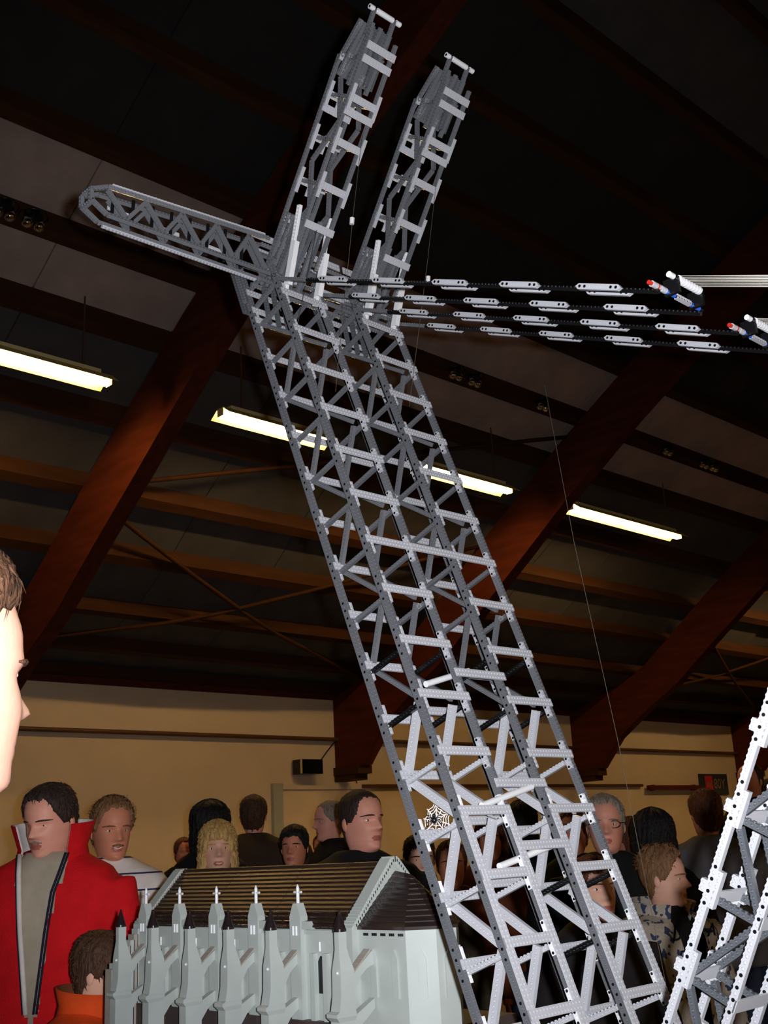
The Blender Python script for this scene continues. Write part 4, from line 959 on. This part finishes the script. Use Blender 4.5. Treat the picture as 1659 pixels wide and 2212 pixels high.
def stand_collar(pd, m_out, r=0.088, z0=1.44, z1=1.535, gap=35, flare=0.012, th=0.006):
    k = pd['k']; mb = MB(); n = 22; vs = []
    for j, (zz, rr) in enumerate(((z0, r+0.012), ((z0+z1)/2, r), (z1, r+flare))):
        for q in range(n+1):
            a = math.radians(gap+(360-2*gap)*q/n); vs.append((rr*k*math.sin(a)*1.05, rr*k*math.cos(a)-0.012, zz*k+0.012*math.cos(a)*-1))
    for j, (zz, rr) in enumerate(((z0, r+0.012-th), ((z0+z1)/2, r-th), (z1, r+flare-th))):
        for q in range(n+1):
            a = math.radians(gap+(360-2*gap)*q/n); vs.append((rr*k*math.sin(a)*1.05, rr*k*math.cos(a)-0.012, zz*k+0.012*math.cos(a)*-1))
    N1 = n+1; fo = []; fi = []
    for j in range(2):
        for q in range(n):
            fo.append((j*N1+q, j*N1+q+1, (j+1)*N1+q+1, (j+1)*N1+q)); fi.append((3*N1+j*N1+q, 3*N1+(j+1)*N1+q, 3*N1+(j+1)*N1+q+1, 3*N1+j*N1+q+1))
    for q in range(n): fo.append((2*N1+q, 2*N1+q+1, 5*N1+q+1, 5*N1+q))
    for j in range(2):
        fi.append((j*N1, (j+1)*N1, 3*N1+(j+1)*N1, 3*N1+j*N1)); fi.append((j*N1+n, 3*N1+j*N1+n, 3*N1+(j+1)*N1+n, (j+1)*N1+n))
    mb.add(vs, fo, 0, True); mb.add(vs, fi, 1, True)
    put('collar', mb.mesh('collar', m_out), pd['e'], pd['BM'])

# the neighbour whose face edges into the frame
nb = person('overexposed face of a bystander at the left edge of the frame', (0.450, 1.126, 1.741), 14, 0, 0.256, 'skin2', 'swept', 'h_brown', 'c_dark', body_phi=60, seed=3, hair_t=0.10, lean=(-0.30, 0.22), opts={'nose': 1.15})
# man in the red fleece
def red_cut(c): return c.y > 0.02 and abs(c.x) < max(0.0, 0.012+0.045*min(1, (c.z-1.08)/0.38)+0.2*max(0, c.z-1.44)) and c.z > 1.06
rm = person('man in a red fleece jacket over a beige shirt, looking down', (1.934, 3.529, 1.705), 203, -14, 0.238, 'skin', 'short', 'h_dark', 'c_red', body_phi=222, seed=5, bulk=1.08, lean=(-0.012, 0.012), cut=red_cut, opts={'wide': 1.08})
k = rm['k']; mb = MB(); loft(mb, [(0.95*k, 0.16*k, 0.112*k, 0), (1.12*k, 0.155*k, 0.116*k, 0), (1.27*k, 0.165*k, 0.122*k, 0.004), (1.37*k, 0.155*k, 0.110*k, 0), (1.43*k, 0.12*k, 0.092*k, -0.008), (1.475*k, 0.075*k, 0.074*k, -0.012)]); child(rm, 'shirt', mb, 'c_tee')
stand_collar(rm, ['c_red', 'c_white'], r=0.098, z0=1.42, z1=1.56, gap=42, flare=0.022)
for s in (-1, 1):
    mb = MB(); pts = []
    for q in range(9):
        z = 1.04*k+0.43*k*q/8; zz = z/k; x = s*(0.012+0.045*max(0, min(1, (zz-1.04)/0.37))+0.02*max(0, (zz-1.38)/0.1))
        y_ = 0.135 if zz < 1.27 else (0.135-0.13*(zz-1.27) if zz < 1.37 else 0.122-0.50*(zz-1.37)); pts.append((x, y_*k+0.004, z))
    mb.tube(pts, 0.008 if s > 0 else 0.004, 8); child(rm, 'lining', mb, 'c_white' if s > 0 else 'c_navy')
    mb = MB(); mb.tube([(p[0]+s*0.009, p[1]-0.001, p[2]) for p in pts], 0.0035, 6); child(rm, 'zip', mb, 'c_navy')
def moustache(pd, hm, z=0.285, w=0.105, r=0.02):
    mb = MB(); pts = []
    for q in range(9):
        x = -w+2*w*q/8; v = head_point(math.asin(x/0.3), z-0.018*abs(q-4)/4, pd['o']); v.y += 0.006; pts.append(pd['hw'](v))
    mb.tube(pts, [r*pd['hh']*(0.4+0.6*math.sin(math.pi*(q+0.6)/9.2)) for q in range(9)], 8); child(pd, 'moustache', mb, hm)
moustache(rm, 'h_grey', r=0.018)
# smiling man in the striped shirt
sm = person('smiling man with moustache in a white striped t-shirt', (2.333, 3.881, 1.674), 256, -6, 0.238, 'skin3', 'curly', 'h_sand', 'c_stripe', body_phi=235, seed=9, short_sleeves=True, bulk=1.1, hair_t=0.05)
moustache(sm, 'h_sand')
mb = MB(); pts = []
for q in range(7):
    x = -0.075+0.15*q/6; v = head_point(math.asin(x/0.29), 0.222+0.02*abs(q-3)/3, sm['o']); v.y += 0.004; pts.append(sm['hw'](v))
mb.tube(pts, 0.013*0.21, 6); child(sm, 'teeth', mb, 'teeth')
# boy in the orange jacket
ob = person('boy in an orange jacket with a yellow shoulder patch', (1.747, 2.966, 1.279), 311, -14, 0.21, 'skin2', 'short', 'h_brown', 'c_orange', body_phi=300, seed=11, bulk=1.25)
stand_collar(ob, ['c_orange', 'c_rust'], r=0.10, z0=1.42, z1=1.53, gap=28)
k = ob['k']; mb = MB(); mb.ball((-0.03*k, -0.125*k, 1.26*k), 0.10*k, 0.045*k, 0.075*k, 14, 10)
child(ob, 'shoulder_patch', mb, 'c_yellow')
person('woman with thick black hair and black top, back of head', (3.314, 4.592, 1.681), 20, 0, 0.235, 'skin2', 'long', 'h_black', 'c_black', seed=13, hair_t=0.11)
bc = person('fair-haired child smiling over the cathedral roof', (2.919, 3.998, 1.581), 238, 2, 0.225, 'skin2', 'bob', 'h_blond', 'c_black', seed=15)
mb = MB(); pts = []
for q in range(7):
    x = -0.065+0.13*q/6; v = head_point(math.asin(x/0.29), 0.218+0.012*abs(q-3)/3, bc['o']); v.y += 0.004; pts.append(bc['hw'](v))
mb.tube(pts, 0.012*0.21, 6); child(bc, 'teeth', mb, 'teeth')
person('man seen from behind in a dark brown jacket', (4.48, 5.76, 1.78), 42, 0, 0.25, 'skin', 'short', 'h_brown', 'c_brown', seed=17, bulk=1.3)
person('far person with reddish face beside the black-haired woman', (5.162, 7.498, 1.588), 250, 0, 0.225, 'skin3', 'short', 'h_red', 'c_black', seed=19, detail=False)
person('child with dark hair low behind the roof ridge', (3.814, 4.578, 1.578), 215, 0, 0.215, 'skin3', 'fringe', 'h_black', 'c_rust', seed=21)
person('balding man in profile behind the dark-jacketed man', (4.476, 5.037, 1.716), 158, -4, 0.238, 'skin', 'buzz', 'h_grey', 'c_black', seed=23)
person('far head low between the child and the dark-jacketed man', (5.505, 6.284, 1.559), 200, 0, 0.225, 'skin3', 'short', 'h_red', 'c_rust', seed=25, detail=False)
person('man in a black jacket with cropped dark hair beside the crane leg', (2.966, 3.187, 1.652), 268, 0, 0.24, 'skin', 'buzz', 'h_dark', 'c_black', body_phi=250, seed=27, bulk=1.2)
person('boy with dark hair half hidden by the outer leg chord', (3.671, 3.574, 1.502), 236, -4, 0.215, 'skin2', 'fringe', 'h_dark', 'c_camo', seed=29, hair_t=0.03)
person('person in a rust coat seen through the leg beside the web', (4.276, 3.946, 1.457), 225, 0, 0.23, 'skin3', 'short', 'h_red', 'c_rust', seed=31)
person('person with long brown hair seen inside the first leg', (4.907, 4.226, 1.569), 215, 0, 0.235, 'skin3', 'long', 'h_red', 'c_rust', seed=33)
person('dark-haired person seen between the two legs', (5.501, 4.480, 1.658), 70, 0, 0.235, 'skin3', 'long', 'h_black', 'c_black', seed=35)
person('person with ruddy face behind the second leg', (4.887, 3.655, 1.574), 200, 0, 0.235, 'skin3', 'short', 'h_red', 'c_black', seed=37)
gm = person('grey-haired man with black glasses right of the crane leg', (3.921, 2.770, 1.597), 216, 0, 0.24, 'skin', 'short', 'h_grey', 'c_black', seed=39)
for s in (-1, 1):
    mb = MB(); pts = []
    for q in range(15):
        t = 2*math.pi*q/14; v = Vector((s*0.15+0.105*math.cos(t), head_point(0.45*s, 0.5, {}).y+0.045-0.06*abs(0.105*math.cos(t)*s+0.0), 0.0+0.062*math.sin(t))); pts.append(gm['hw'](v))
    mb.tube(pts, 0.0022, 5); child(gm, 'glasses_rim', mb, 'bk')
    mb = MB(); mb.tube([gm['hw'](Vector((s*0.255, 0.36, 0.02))), gm['hw'](Vector((s*0.345, 0.1, 0.02))), gm['hw'](Vector((s*0.36, -0.06, 0.0)))], 0.002, 5); child(gm, 'glasses_arm', mb, 'bk')
person('young child with bright eyes behind the second leg', (3.108, 2.265, 1.397), 246, 0, 0.215, 'skin2', 'fringe', 'h_red', 'c_dark', seed=41, hair_t=0.03)
person('brown-haired person beside the man with glasses', (5.636, 3.813, 1.522), 120, 0, 0.235, 'skin3', 'long', 'h_red', 'c_dark', seed=43)
person('person with bushy black hair behind the spiky-haired boy', (4.605, 2.998, 1.531), 60, 0, 0.235, 'skin3', 'long', 'h_black', 'c_black', seed=45, hair_t=0.12)
sb = person('boy with spiky fair hair in a pale lettered knit cardigan', (3.703, 2.406, 1.400), 292, -3, 0.215, 'skin2', 'spiky', 'h_sand', 'c_knit', body_phi=262, seed=47, bulk=1.3, cut=lambda c: c.y > 0.02 and abs(c.x) < 0.03+0.03*max(0, (c.z-0.9)/0.3) and c.z > 0.85)
k = sb['k']; mb = MB(); loft(mb, [(0.92*k, 0.165*k, 0.115*k, 0), (1.12*k, 0.16*k, 0.118*k, 0), (1.27*k, 0.175*k, 0.128*k, 0.004), (1.37*k, 0.165*k, 0.112*k, 0), (1.43*k, 0.13*k, 0.094*k, -0.008), (1.48*k, 0.078*k, 0.078*k, -0.012)]); child(sb, 'undershirt', mb, 'c_black')
stand_collar(sb, ['c_knit', 'c_knit'], r=0.112, z0=1.36, z1=1.5, gap=30, flare=0.03, th=0.014)
for s, body in ((-1, 'AUS'), (1, 'DPR')):
    for q, ch in enumerate(body):
        z = 1.36*k-0.075*q; lm = sb['BM'] @ Matrix.Translation((s*(0.105-0.012*q)*k+0.02, 0.142*k*1.0+0.012*q*0.6, z)) @ Matrix(((-1, 0, 0, 0), (0, 0.25, 0.97, 0), (0, 0.97, -0.25, 0), (0, 0, 0, 1)))
        put('letter', text_mesh('letter', ch, 0.065, 0.002, 'c_navy'), sb['e'], lm)
person('tall man seen from behind in a grey-brown coat near the mast', (5.172, 3.052, 1.633), 52, 0, 0.24, 'skin3', 'short', 'h_red', 'c_grey', seed=49, bulk=1.3)
person('bald man below the pipe beside the blue poster', (6.82, 3.68, 1.836), 170, 0, 0.235, 'skin3', 'bald', 'h_dark', 'c_black', seed=51)
person('dark figure at the right edge behind the white mast', (7.7, 4.02, 1.76), 45, 0, 0.235, 'skin3', 'short', 'h_dark', 'c_black', seed=53, bulk=1.2)
person('child in rust top glimpsed through the white mast', (6.2, 3.05, 1.40), 160, 0, 0.22, 'skin3', 'short', 'h_red', 'c_rust', seed=55)
